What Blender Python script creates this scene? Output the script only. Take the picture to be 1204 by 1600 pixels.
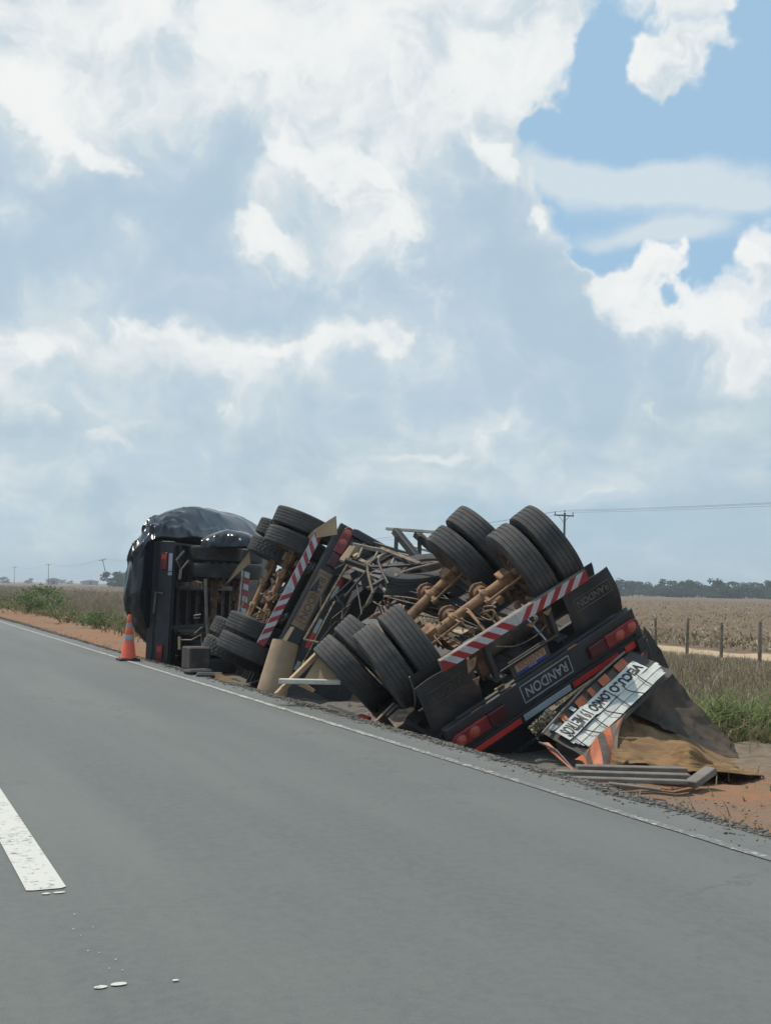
import bpy, bmesh, math, random
import numpy as np
from mathutils import Vector, Matrix

for _o in list(bpy.data.objects):
    bpy.data.objects.remove(_o)
SC = bpy.context.scene
COL = SC.collection
R_ = math.radians

# ------------------------------------------------------------------ camera
F_PX, YAW, PITCH, ROLL, CAM_H = 1835.0, 24.0, 3.72, 1.09, 1.35
cam_d = bpy.data.cameras.new('camera')
cam_o = bpy.data.objects.new('camera', cam_d)
COL.objects.link(cam_o)
cam_d.sensor_fit = 'VERTICAL'
cam_d.sensor_height = 36.0
cam_d.sensor_width = 36.0
cam_d.lens = F_PX / 1600.0 * 36.0
cam_d.clip_start = 0.1
cam_d.clip_end = 20000.0
CAM_M = (Matrix.Rotation(-R_(YAW), 3, 'Z') @ Matrix.Rotation(R_(PITCH), 3, 'X') @ Matrix.Rotation(-R_(ROLL), 3, 'Y'))
_r, _f, _u = CAM_M.col[0], CAM_M.col[1], CAM_M.col[2]
CAM_C = Vector((0, 0, CAM_H))
cam_o.matrix_world = Matrix(((_r[0], _u[0], -_f[0], 0), (_r[1], _u[1], -_f[1], 0), (_r[2], _u[2], -_f[2], CAM_H), (0, 0, 0, 1)))
SC.camera = cam_o


def at(u, v, dep):
    """world point seen at pixel (u, v) of the photograph at that depth in metres"""
    return CAM_C + (CAM_M @ Vector(((u - 602) / F_PX, 1.0, (800 - v) / F_PX))) * dep


# ------------------------------------------------------------------ light, exposure
SUN_DIR = Vector((-0.24, 0.36, 0.90)).normalized()
SUN_EL = math.asin(SUN_DIR.z)
SUN_AZ = math.atan2(SUN_DIR.x, SUN_DIR.y)
SC.view_settings.view_transform = 'Standard'
SC.view_settings.look = 'None'
SC.view_settings.exposure = 0.0
SC.view_settings.gamma = 1.0
SC.view_settings.use_curve_mapping = False

sun_d = bpy.data.lights.new('sun', 'SUN')
sun_d.energy = 3.3
sun_d.angle = R_(0.7)
sun_d.color = (1.0, 0.93, 0.82)
sun_o = bpy.data.objects.new('sun', sun_d)
COL.objects.link(sun_o)
sun_o.rotation_euler = SUN_DIR.to_track_quat('Z', 'Y').to_euler()
sun_o.location = (-20, 30, 60)

world = bpy.data.worlds.new("World")
SC.world = world
world.use_nodes = True


class NT:
    """tiny helper for wiring nodes"""
    def __init__(s, tree):
        s.t = tree

    def n(s, typ, **kw):
        nd = s.t.nodes.new(typ)
        for k, v in kw.items():
            if k.startswith('i_'):
                nd.inputs[k[2:].replace('_', ' ')].default_value = v
            else:
                setattr(nd, k, v)
        return nd

    def link(s, a, b):
        s.t.links.new(a, b)

    def val(s, x, sock):
        if isinstance(x, (int, float)):
            sock.default_value = x
        elif isinstance(x, (tuple, list)):
            sock.default_value = x
        else:
            s.link(x, sock)

    def math(s, op, a, b=0.0, c=None, clamp=False):
        nd = s.n('ShaderNodeMath', operation=op, use_clamp=clamp)
        s.val(a, nd.inputs[0])
        s.val(b, nd.inputs[1])
        if c is not None:
            s.val(c, nd.inputs[2])
        return nd.outputs[0]

    def vmath(s, op, a, b=(0, 0, 0)):
        nd = s.n('ShaderNodeVectorMath', operation=op)
        s.val(a, nd.inputs[0])
        s.val(b, nd.inputs[1])
        return nd.outputs[0]

    def mix(s, fac, a, b, typ='MIX'):
        nd = s.n('ShaderNodeMix', data_type='RGBA', blend_type=typ, clamp_factor=True)
        s.val(fac, nd.inputs[0])
        s.val(a if not isinstance(a, tuple) else (a + (1,))[:4], nd.inputs[6])
        s.val(b if not isinstance(b, tuple) else (b + (1,))[:4], nd.inputs[7])
        return nd.outputs[2]

    def smooth(s, x, lo, hi, tlo=0.0, thi=1.0):
        nd = s.n('ShaderNodeMapRange', interpolation_type='SMOOTHSTEP')
        s.val(x, nd.inputs[0])
        for i, v in enumerate((lo, hi, tlo, thi)):
            nd.inputs[i + 1].default_value = v
        return nd.outputs[0]

    def noise(s, vec, scale, detail=5, rough=0.55, lac=2.0, dim='3D'):
        nd = s.n('ShaderNodeTexNoise', noise_dimensions=dim)
        s.link(vec, nd.inputs['Vector'])
        nd.inputs['Scale'].default_value = scale
        nd.inputs['Detail'].default_value = detail
        nd.inputs['Roughness'].default_value = rough
        nd.inputs['Lacunarity'].default_value = lac
        return nd


def px_ae(u, v):
    d = (CAM_M @ Vector(((u - 602) / F_PX, 1.0, (800 - v) / F_PX))).normalized()
    return (10 * (math.atan2(d.x, d.y) - R_(YAW)), 10 * math.asin(d.z))



# ---- clouds computed as fields over azimuth and elevation (tenths of a radian), then handed to the sky shader
NCELL = 64


_TAB = {}


def _perlin(x, y, seed):
    if seed not in _TAB:
        ang = np.random.RandomState(seed).rand(512 * 512).astype(np.float32) * 2 * np.pi
        _TAB[seed] = (np.cos(ang), np.sin(ang))
    gx, gy = _TAB[seed]
    xf = np.floor(x)
    yf = np.floor(y)
    fx = (x - xf).astype(np.float32)
    fy = (y - yf).astype(np.float32)
    xi = xf.astype(np.int32) & 511
    yi = (yf.astype(np.int32) & 511) << 9
    xj = (xi + 1) & 511
    yj = (yi + 512) & 262143
    u = fx * fx * fx * (fx * (fx * 6 - 15) + 10)
    w = fy * fy * fy * (fy * (fy * 6 - 15) + 10)
    k = yi + xi
    a = gx[k] * fx + gy[k] * fy
    k = yi + xj
    b = gx[k] * (fx - 1) + gy[k] * fy
    a += u * (b - a)
    k = yj + xi
    c = gx[k] * fx + gy[k] * (fy - 1)
    k = yj + xj
    d = gx[k] * (fx - 1) + gy[k] * (fy - 1)
    c += u * (d - c)
    return a + w * (c - a)


def fbm(a, e, freq, octs, seed, gain=0.5, billow=False, ystr=1.0):
    """freq: cells per unit (x NCELL/62.83 keeps it periodic)"""
    tot = np.zeros(a.shape, np.float32)
    amp, nrm = 1.0, 0.0
    n = max(1, int(round(NCELL * freq)))
    for o in range(octs):
        k = n * 2 ** o / 62.8318
        v = _perlin(a * k + 31.7 * o, e * k * ystr + 17.3 * o, seed + o)
        if billow:
            v = 1 - 2.6 * np.abs(v)
        tot += amp * v
        nrm += amp
        amp *= gain
    return tot / nrm


def sstep(x, lo, hi):
    t = np.clip((x - lo) / (hi - lo), 0, 1)
    return t * t * (3 - 2 * t)


def blobs(a, e, L):
    tot = np.zeros(a.shape, np.float32)
    for (u, v, w, h, ang, k) in L:
        ca, ce = px_ae(u, v)
        c, s = math.cos(math.radians(-ang)), math.sin(math.radians(-ang))
        da, de = a - ca, e - ce
        x = (c * da + s * de)
        y = (-s * da + c * de)
        r2 = (x / (w / 183.5)) ** 2 + (y / (h / 183.5)) ** 2
        tot += k * np.exp(-1.4 * r2).astype(np.float32)
    return tot


def cloud_fields(a, e):
    a = a.astype(np.float32)
    e = e.astype(np.float32)
    # everything shrinks towards the horizon
    wx = fbm(a, e, 1.0, 7, 11, 0.52)
    wy = fbm(a, e, 1.0, 7, 47, 0.52)
    A, E_ = a + 1.05 * wx, e + 0.85 * wy
    det = fbm(A, E_, 1.6, 6, 91, 0.55, billow=True)

    def F(da, de):
        aa, ee = A + da, E_ + de
        f = blobs(aa, ee, CUMULUS)
        n = fbm(aa, ee, 0.5, 5, 131, 0.5)
        b = fbm(aa, ee, 2.2, 4, 171, 0.5, billow=True)
        return f + 1.1 * n + 0.32 * (b - 0.45)
    F0 = F(0, 0)
    od = np.zeros(a.shape, np.float32)
    for k, wgt in ((0.10, 0.5), (0.25, 0.7), (0.55, 0.9), (1.0, 0.8)):
        od += wgt * np.clip(F(-0.45 * k, k), 0, 1.0)
    lit = np.exp(-1.15 * od)
    alpha = sstep(F0 + 0.25 * fbm(A, E_, 2.5, 5, 391, 0.6), -0.08, 0.46)
    soft = blobs(a + 1.0 * wx, e + 0.8 * wy, SOFT)
    t = 0.34 + 0.62 * lit + soft + 0.26 * (det - 0.45) + 0.62 * fbm(A, E_, 0.7, 6, 211, 0.58)
    # hard bright rims inside the mass: sunlit heads of nearer heaps standing against greyer ones behind
    def edge_layer(L, sx, sy, seed):
        """masses with one crisp billowing side (towards sx, sy) that melt away on the other"""
        def Gf(da, de):
            aa, ee = A + da, E_ + de
            return (blobs(aa, ee, L) + 0.50 * fbm(aa, ee, 1.3, 7, seed, 0.55)
                    + 0.34 * (fbm(aa, ee, 2.6, 5, seed + 20, 0.55, billow=True) - 0.45))
        G = Gf(0, 0)
        up = np.clip(0.7 * (G - Gf(0.12 * sx, 0.12 * sy)) + 0.6 * (G - Gf(0.4 * sx, 0.4 * sy)) + 0.5 * (G - Gf(0.9 * sx, 0.9 * sy)) + 0.08, 0, 0.7)
        return G, (0.32 * sstep(G, 0.28, 0.52) + 0.68 * sstep(G, 0.0, 0.9)) * up
    G, hd = edge_layer(HEADS, -0.8, 1.3, 251)
    G2, dk = edge_layer(DARKS, 0.9, 1.2, 291)
    t = t + 0.62 * hd + 0.24 * sstep(G, 0.0, 1.1)
    t = t - 0.42 * dk - 0.08 * sstep(G2, 0.2, 1.0)
    # soft heaps inside the masses, each lit from above left
    pa, pe = a + 0.5 * wx, e + 0.45 * wy
    def heap(da, de):
        return fbm(pa + da, pe + de, 0.95, 6, 411, 0.52, billow=True)
    h0 = heap(0, 0)
    t = t + 0.55 * np.clip(h0 - heap(-0.22, 0.30), -0.5, 0.5) + 0.12 * (h0 - 0.45)
    # fine curdled relief, stronger where the cloud is bright
    fine = fbm(A * 1.0 + 0.3 * det, E_ * 1.25, 3.4, 5, 351, 0.6, billow=True) - 0.45
    wisp = fbm(a * 0.7 + 0.9 * wx, e * 1.3 + 0.6 * wy, 2.2, 6, 371, 0.6)
    t = t + 0.15 * fine * (0.35 + np.clip(t, 0, 1)) + 0.20 * wisp
    streak = sstep(blobs(a + 0.8 * wx, e + 0.25 * wy, STREAK) + 1.0 * fbm(a * 0.4 + 0.3 * wx, e + 0.25 * wy, 1.6, 6, 301, 0.55), 0.05, 0.75) * 0.85
    low = fbm(a * 0.3 + 0.5 * wx, e + 0.2 * wy, 1.7, 6, 331, 0.55)
    t = np.where(t < 0.3, 0.3 * np.exp(np.minimum(0, (t - 0.3) / 0.3)), t)
    t = np.where(t > 0.75, 0.75 + 0.27 * (1 - np.exp(-np.maximum(0, t - 0.75) / 0.27)), t)
    return np.clip(t, 0, 1.05), alpha, streak, low


CUMULUS = [
    (300, 60, 620, 230, 0, 1.5), (660, 70, 235, 175, 0, 1.0), (60, 250, 420, 260, 0, 1.0),
    (300, 420, 560, 300, 0, 1.3), (600, 450, 430, 300, 0, 1.2), (800, 500, 210, 170, 30, 0.9),
    (760, 260, 80, 70, 0, 0.55), (858, 335, 60, 55, 0, 0.5),
    (1068, 118, 100, 70, 10, 1.15),
    (1050, 530, 140, 80, 35, 0.7), (1150, 590, 170, 90, 0, 0.9), (1010, 425, 55, 40, 0, 0.6), (1200, 400, 60, 75, 0, 1.1),
    (1085, 0, 60, 35, 0, 0.8),
    (300, 620, 900, 130, 0, 0.5), (650, 708, 60, 22, 0, 0.7), (1000, 650, 260, 50, 0, 0.5), (500, 740, 900, 70, 0, 0.5),
    (1010, 250, 240, 130, 0, -1.0), (850, 205, 130, 40, 0, -0.8), (925, 110, 75, 170, 0, -1.3), (1150, 250, 230, 85, 0, -1.2), (960, 400, 70, 60, 0, -0.7), (1110, 430, 90, 45, 0, -0.6), (1190, 60, 60, 90, 0, -0.9), (1060, 30, 120, 30, 0, -0.6),
    (1060, 385, 200, 50, 0, -0.7), (1120, 430, 80, 40, 0, -0.4),
]
SOFT = [
    (560, 70, 420, 150, 0, 0.50), (160, 30, 300, 90, 0, 0.34), (90, 170, 110, 90, 35, 0.25),
    (170, 310, 300, 95, 5, -0.46), (380, 460, 280, 70, 5, -0.40), (30, 430, 160, 70, 0, -0.20),
    (570, 330, 110, 120, 40, 0.20), (640, 420, 130, 60, 45, 0.15),
    (850, 500, 230, 150, 25, -0.46), (690, 290, 110, 80, 0, -0.16), (760, 420, 120, 90, 20, -0.15),
    (380, 545, 330, 45, -3, 0.30), (80, 550, 220, 60, 0, 0.24), (560, 590, 120, 40, 0, 0.15),
    (1080, 110, 160, 100, 0, 0.02), (1100, 540, 220, 120, 0, -0.34), (300, 700, 700, 60, 0, -0.16), (820, 610, 260, 40, 0, -0.2),
    (480, 780, 900, 50, 0, -0.1),
]
HEADS = [
    (480, 245, 90, 40, 0, 0.8), (560, 300, 90, 60, 45, 0.6), (430, 380, 70, 50, 10, 0.8), (620, 390, 90, 40, 50, 0.5), (690, 450, 50, 30, 40, 0.4),
    (785, 258, 50, 40, 25, 0.9), (858, 338, 36, 34, 0, 0.9), (75, 180, 80, 60, 40, 0.7), (150, 240, 50, 30, 20, 0.5), (570, 545, 70, 40, 0, 0.6), (240, 515, 90, 30, 8, 0.45),
    (430, 545, 100, 24, 0, 0.4), (40, 540, 70, 45, 0, 0.5), (990, 490, 60, 60, 40, 0.65), (1085, 500, 90, 60, 20, 0.6), (1160, 560, 80, 70, 0, 0.6), (1190, 390, 50, 60, 0, 0.6),
    (1010, 418, 50, 34, 0, 0.8), (1065, 110, 90, 60, 10, 0.5),
    (640, 130, 80, 40, 0, 0.4), (400, 100, 90, 45, 0, 0.45), (790, 60, 80, 60, 20, 0.4), (250, 50, 80, 40, 0, 0.35),
    (330, 640, 60, 24, 25, 0.5), (150, 685, 50, 22, 0, 0.5), (655, 708, 44, 14, 0, 0.9), (765, 625, 30, 30, 0, 0.5), (1030, 655, 60, 12, 0, 0.5), (500, 680, 30, 14, 0, 0.4),
    (60, 650, 40, 20, 0, 0.4), (400, 680, 34, 26, 30, 0.4), (920, 775, 30, 14, 0, 0.4),
]
DARKS = [
    (330, 300, 150, 60, -25, 0.9), (200, 330, 160, 70, 0, 0.5), (450, 470, 120, 50, 0, 0.6), (800, 400, 80, 120, -30, 0.8), (900, 500, 90, 80, -35, 0.8), (850, 540, 160, 60, 0, 0.4), (740, 300, 60, 60, -20, 0.6),
    (60, 300, 90, 50, 0, 0.5), (600, 460, 60, 40, 0, 0.5), (180, 460, 120, 36, 0, 0.4), (330, 230, 70, 40, 0, 0.4),
]
STREAK = [
    (990, 280, 210, 34, 8, 0.9), (1130, 312, 190, 20, 4, 0.7), (1020, 372, 150, 22, -2, 0.9), (850, 240, 100, 30, 20, 0.5),
    (980, 100, 160, 140, 0, -0.35), (1100, 210, 260, 30, 0, -0.5),
]


def field_image(name, a0, a1, e0, e1, w, h):
    aa, ee = np.meshgrid(np.linspace(a0, a1, w, dtype=np.float32), np.linspace(e0, e1, h, dtype=np.float32))
    t, al, sk, low = cloud_fields(aa, ee)
    px = np.stack([t, al, sk, low * 0.5 + 0.5], -1).astype(np.float32)
    im = bpy.data.images.new(name, w, h, alpha=True, float_buffer=True)
    im.colorspace_settings.name = 'Non-Color'
    im.alpha_mode = 'CHANNEL_PACKED'
    im.pixels.foreach_set(px.ravel())
    im.update()
    return im


def lin(r, g, b, k=10.0):
    return tuple(k * (((c / 255 + 0.055) / 1.055) ** 2.4) for c in (r, g, b))


def build_world():
    nt = NT(world.node_tree)
    nt.t.nodes.clear()
    out = nt.n('ShaderNodeOutputWorld')
    bg = nt.n('ShaderNodeBackground')
    bg.inputs['Strength'].default_value = 0.1
    nt.link(bg.outputs[0], out.inputs[0])
    sky = nt.n('ShaderNodeTexSky', sky_type='NISHITA', sun_disc=False)
    sky.sun_elevation = SUN_EL
    sky.sun_rotation = SUN_AZ
    sky.altitude = 300
    sky.dust_density = 2.0
    tc = nt.n('ShaderNodeTexCoord')
    sep = nt.n('ShaderNodeSeparateXYZ')
    nt.link(tc.outputs['Generated'], sep.inputs[0])
    az = nt.math('ARCTAN2', sep.outputs[0], sep.outputs[1])
    az = nt.math('MULTIPLY', nt.math('SUBTRACT', az, R_(YAW)), 10.0)
    az = nt.math('WRAP', az, 31.4159, -31.4159)
    el = nt.math('MULTIPLY', nt.math('ARCSINE', sep.outputs[2]), 10.0)

    def tex(img, a0, a1, e0, e1):
        u = nt.math('DIVIDE', nt.math('SUBTRACT', az, a0), a1 - a0)
        v = nt.math('DIVIDE', nt.math('SUBTRACT', el, e0), e1 - e0)
        cb = nt.n('ShaderNodeCombineXYZ')
        nt.link(u, cb.inputs[0])
        nt.link(v, cb.inputs[1])
        ti = nt.n('ShaderNodeTexImage', image=img, extension='EXTEND', interpolation='Cubic')
        nt.link(cb.outputs[0], ti.inputs[0])
        return ti
    wide = tex(field_image('clouds_all_round', -31.4159, 31.4159, -0.4, 15.708, 1000, 260), -31.4159, 31.4159, -0.4, 15.708)
    fine = tex(field_image('clouds_ahead', -4.6, 4.6, -0.4, 6.2, 1150, 825), -4.6, 4.6, -0.4, 6.2)
    inside = nt.math('MULTIPLY', nt.smooth(nt.math('ABSOLUTE', az), 4.0, 4.5, 1, 0), nt.smooth(el, 5.6, 6.1, 1, 0))
    col = nt.mix(inside, wide.outputs[0], fine.outputs[0])
    low = nt.math('ADD', nt.math('MULTIPLY', nt.math('SUBTRACT', 1.0, inside), wide.outputs[1]), nt.math('MULTIPLY', inside, fine.outputs[1]))
    low = nt.math('SUBTRACT', nt.math('MULTIPLY', low, 2.0), 1.0)
    sc = nt.n('ShaderNodeSeparateColor')
    nt.link(col, sc.inputs[0])
    t, alpha, streak = sc.outputs[0], sc.outputs[1], sc.outputs[2]
    ramp = nt.n('ShaderNodeValToRGB')
    nt.link(t, ramp.inputs[0])
    cr = ramp.color_ramp
    cr.elements[0].position = 0.0
    cr.elements[0].color = lin(177, 200, 218) + (1,)
    cr.elements[1].position = 1.0
    cr.elements[1].color = lin(243, 245, 244) + (1,)
    e_ = cr.elements.new(0.5)
    e_.color = lin(209, 221, 228) + (1,)
    blue = nt.mix(0.85, sky.outputs[0], lin(166, 202, 230))
    c1 = nt.mix(streak, blue, lin(215, 226, 232))
    c2 = nt.mix(alpha, c1, ramp.outputs[0])
    lowcol = nt.mix(nt.smooth(low, -0.15, 0.35), lin(176, 199, 210), lin(210, 221, 226))
    hz = nt.smooth(nt.math('ADD', el, nt.math('MULTIPLY', low, 2.0)), 0.0, 2.3, 0.85, 0.0)
    c3 = nt.mix(hz, c2, lowcol)
    dome = nt.mix(nt.smooth(el, -0.1, 0.55, 0.8, 0.0), c3, lin(170, 192, 205))
    nt.link(dome, bg.inputs['Color'])
    world.cycles.sampling_method = 'MANUAL'
    world.cycles.sample_map_resolution = 512


build_world()

# ------------------------------------------------------------------ materials
_MATS = {}


def M(name, col, col2=None, scale=3.0, rough=0.7, metal=0.0, dust=0.0, dustcol=(0.27, 0.185, 0.12), dscale=2.2, bump=0.0, bscale=60.0,
      spec=0.5, coat=0.0, world_space=False, sharp=(0.35, 0.65), island=0.0):
    if name in _MATS:
        return _MATS[name]
    m = bpy.data.materials.new(name)
    m.use_nodes = True
    nt = NT(m.node_tree)
    b = nt.t.nodes['Principled BSDF']
    tc = nt.n('ShaderNodeTexCoord')
    if world_space:
        vec = nt.n('ShaderNodeNewGeometry').outputs['Position']
    else:
        oi = nt.n('ShaderNodeObjectInfo')
        ofs = nt.n('ShaderNodeVectorMath', operation='SCALE')
        ofs.inputs[0].default_value = (17.0, 9.0, 23.0)
        nt.link(oi.outputs['Random'], ofs.inputs['Scale'])
        vec = nt.vmath('ADD', tc.outputs['Object'], ofs.outputs[0])
    c = col + (1,)
    if col2 is not None:
        nz = nt.noise(vec, scale, 6, 0.62)
        c = nt.mix(nt.smooth(nz.outputs['Fac'], *sharp), col, col2)
    if island:
        gi = nt.n('ShaderNodeNewGeometry')
        hs = nt.n('ShaderNodeHueSaturation')
        nt.val(c if not isinstance(c, tuple) else c, hs.inputs['Color'])
        nt.link(nt.math('ADD', nt.math('MULTIPLY', gi.outputs['Random Per Island'], 2 * island), 1.0 - island), hs.inputs['Value'])
        c = hs.outputs[0]
    r = rough
    if dust > 0:
        dz = nt.noise(vec, dscale, 7, 0.66)
        dm = nt.smooth(dz.outputs['Fac'], 0.60 - 0.45 * dust, 0.98 - 0.45 * dust, 0.25 * dust, min(1.0, 0.5 + dust * 0.6))
        c = nt.mix(dm, c, dustcol)
        r = nt.math('ADD', nt.math('MULTIPLY', dm, 0.9 - rough), rough)
    nt.val(c, b.inputs['Base Color'])
    nt.val(r, b.inputs['Roughness'])
    b.inputs['Metallic'].default_value = metal
    b.inputs['Specular IOR Level'].default_value = spec
    if coat:
        b.inputs['Coat Weight'].default_value = coat
        b.inputs['Coat Roughness'].default_value = 0.08
    if bump:
        bz = nt.noise(vec, bscale, 5, 0.6)
        bp = nt.n('ShaderNodeBump')
        bp.inputs['Strength'].default_value = bump
        bp.inputs['Distance'].default_value = 0.02
        nt.link(bz.outputs['Fac'], bp.inputs['Height'])
        nt.link(bp.outputs[0], b.inputs['Normal'])
    _MATS[name] = m
    return m


DUST = (0.30, 0.205, 0.13)
m_black = M('chassis_paint', (0.018, 0.021, 0.026), (0.035, 0.036, 0.038), 4, rough=0.55, dust=0.22, bump=0.15)
m_beam = M('beam_paint', (0.016, 0.019, 0.024), (0.028, 0.03, 0.034), 3, rough=0.5, dust=0.10, bump=0.08)
m_under = M('underfloor', (0.022, 0.022, 0.024), (0.05, 0.042, 0.035), 2.5, rough=0.8, dust=0.32, bump=0.2)
m_axle = M('dusty_axle', (0.33, 0.185, 0.095), (0.13, 0.070, 0.042), 7, rough=0.85, bump=0.3, sharp=(0.42, 0.7))
m_axle2 = M('rusty_iron', (0.105, 0.052, 0.034), (0.23, 0.125, 0.07), 8, rough=0.85, bump=0.3)
m_tyre = M('tyre_rubber', (0.020, 0.022, 0.024), (0.032, 0.033, 0.034), 5, rough=0.85, dust=0.55, dustcol=(0.115, 0.10, 0.088), bump=0.12, bscale=90)  # dusty rubber; extra dust also paints in the pale windscreen veil
m_rim = M('rim_steel', (0.10, 0.062, 0.045), (0.19, 0.125, 0.085), 5, rough=0.75, dust=0.45, bump=0.2)
m_flap = M('flap_rubber', (0.016, 0.017, 0.019), (0.03, 0.027, 0.026), 2.5, rough=0.7, dust=0.30, dustcol=(0.17, 0.115, 0.085), bump=0.12, bscale=25)
m_flapd = M('dusty_flap', (0.40, 0.29, 0.185), (0.31, 0.215, 0.135), 3, rough=0.9, dust=0.2, bump=0.15, bscale=25)
m_red = M('red_reflective', (0.36, 0.022, 0.028), (0.27, 0.02, 0.025), 6, rough=0.4, dust=0.10)
m_redtape = M('red_tape', (0.62, 0.05, 0.04), (0.50, 0.04, 0.035), 3, rough=0.4, dust=0.05)
m_white = M('white_reflective', (0.52, 0.53, 0.54), (0.40, 0.40, 0.40), 6, rough=0.45, dust=0.14)
m_whitetape = M('white_tape', (0.42, 0.47, 0.49), (0.34, 0.37, 0.39), 3, rough=0.45)
m_lens = M('red_lens', (0.24, 0.012, 0.018), (0.15, 0.010, 0.015), 7, rough=0.3, spec=0.5, dust=0.14, bump=0.3, bscale=45)
m_lensd = M('dark_red_lens', (0.075, 0.010, 0.014), (0.05, 0.008, 0.012), 7, rough=0.3, dust=0.12)
m_lamp = M('amber_lens', (0.46, 0.11, 0.07), (0.34, 0.06, 0.045), 30, rough=0.3, dust=0.1, bump=0.3, bscale=80)
m_letter = M('grey_letters', (0.34, 0.37, 0.40), (0.25, 0.27, 0.29), 9, rough=0.6, dust=0.12)
m_letterd = M('worn_letters', (0.075, 0.058, 0.048), (0.04, 0.034, 0.032), 9, rough=0.8)
m_letterg = M('faded_letters', (0.15, 0.125, 0.105), (0.085, 0.07, 0.062), 9, rough=0.8)
m_tanplate = M('tan_plate', (0.30, 0.205, 0.135), (0.22, 0.15, 0.10), 5, rough=0.85, bump=0.2)
m_tanletter = M('tan_letters', (0.13, 0.085, 0.055), None, rough=0.85)
m_signw = M('sign_white', (0.60, 0.60, 0.54), (0.45, 0.45, 0.41), 5, rough=0.5, dust=0.10, bump=0.05, bscale=12)
m_signk = M('sign_black', (0.012, 0.013, 0.016), None, rough=0.5)
m_orange = M('orange_hazard', (0.50, 0.125, 0.035), (0.33, 0.075, 0.03), 9, rough=0.5, dust=0.22)
m_blackhaz = M('black_hazard', (0.028, 0.026, 0.026), (0.06, 0.045, 0.038), 4, rough=0.55, dust=0.28)
m_blue = M('plate_blue', (0.02, 0.05, 0.25), None, rough=0.45)
m_plate = M('plate_white', (0.33, 0.27, 0.21), (0.26, 0.19, 0.14), 9, rough=0.6)
m_platered = M('plate_letters', (0.28, 0.10, 0.05), None, rough=0.6)
m_wood = M('weathered_board', (0.20, 0.175, 0.15), (0.13, 0.105, 0.085), 4, rough=0.85, bump=0.3, bscale=30)
m_ply = M('pale_plywood', (0.47, 0.335, 0.205), (0.39, 0.265, 0.155), 2.2, rough=0.85, bump=0.12, bscale=20)
m_plydark = M('plywood_face', (0.16, 0.10, 0.065), (0.22, 0.145, 0.09), 3, rough=0.85, bump=0.15)
m_pale = M('pale_paint', (0.62, 0.58, 0.50), (0.48, 0.42, 0.34), 5, rough=0.6)
m_galv = M('galvanised', (0.22, 0.205, 0.18), (0.13, 0.115, 0.10), 7, rough=0.65, metal=0.2, dust=0.25)
m_hose = M('dusty_hose', (0.23, 0.155, 0.09), (0.07, 0.05, 0.04), 9, rough=0.8)
m_hosek = M('black_hose', (0.03, 0.03, 0.032), (0.06, 0.05, 0.045), 9, rough=0.6)
m_canvas = M('ochre_canvas', (0.265, 0.16, 0.075), (0.16, 0.098, 0.055), 3.2, rough=0.95, bump=0.35, bscale=14, spec=0.15)
m_canvask = M('shaded_grey_canvas', (0.045, 0.040, 0.036), (0.105, 0.075, 0.052), 1.6, rough=0.9, bump=0.3, bscale=12, spec=0.2)  # upper part of the tarp: its shade is put into the cloth colour
m_plastic = M('black_plastic_film', (0.008, 0.010, 0.014), (0.014, 0.016, 0.020), 2, rough=0.20, spec=0.42, bump=0.05, bscale=3, dustcol=(0.10, 0.09, 0.08))
m_cone = M('cone_orange', (0.80, 0.12, 0.05), (0.72, 0.10, 0.05), 5, rough=0.5)
m_conegrey = M('cone_band', (0.25, 0.26, 0.27), (0.36, 0.36, 0.36), 8, rough=0.4)
m_conebase = M('cone_base', (0.02, 0.02, 0.02), None, rough=0.7)
m_post = M('fence_post_wood', (0.21, 0.175, 0.135), (0.13, 0.105, 0.085), 6, rough=0.9, bump=0.4, bscale=25)
m_wire = M('wire_steel', (0.16, 0.155, 0.15), None, rough=0.5, metal=0.4)
m_pole = M('pole_wood', (0.10, 0.088, 0.078), (0.06, 0.053, 0.048), 3, rough=0.9)
m_ins = M('insulator', (0.08, 0.07, 0.07), None, rough=0.3)
m_bale_ = M('load_heap', (0.20, 0.16, 0.11), (0.33, 0.28, 0.19), 30, rough=0.95, bump=0.8, bscale=60)

# ------------------------------------------------------------------ mesh helpers


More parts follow.
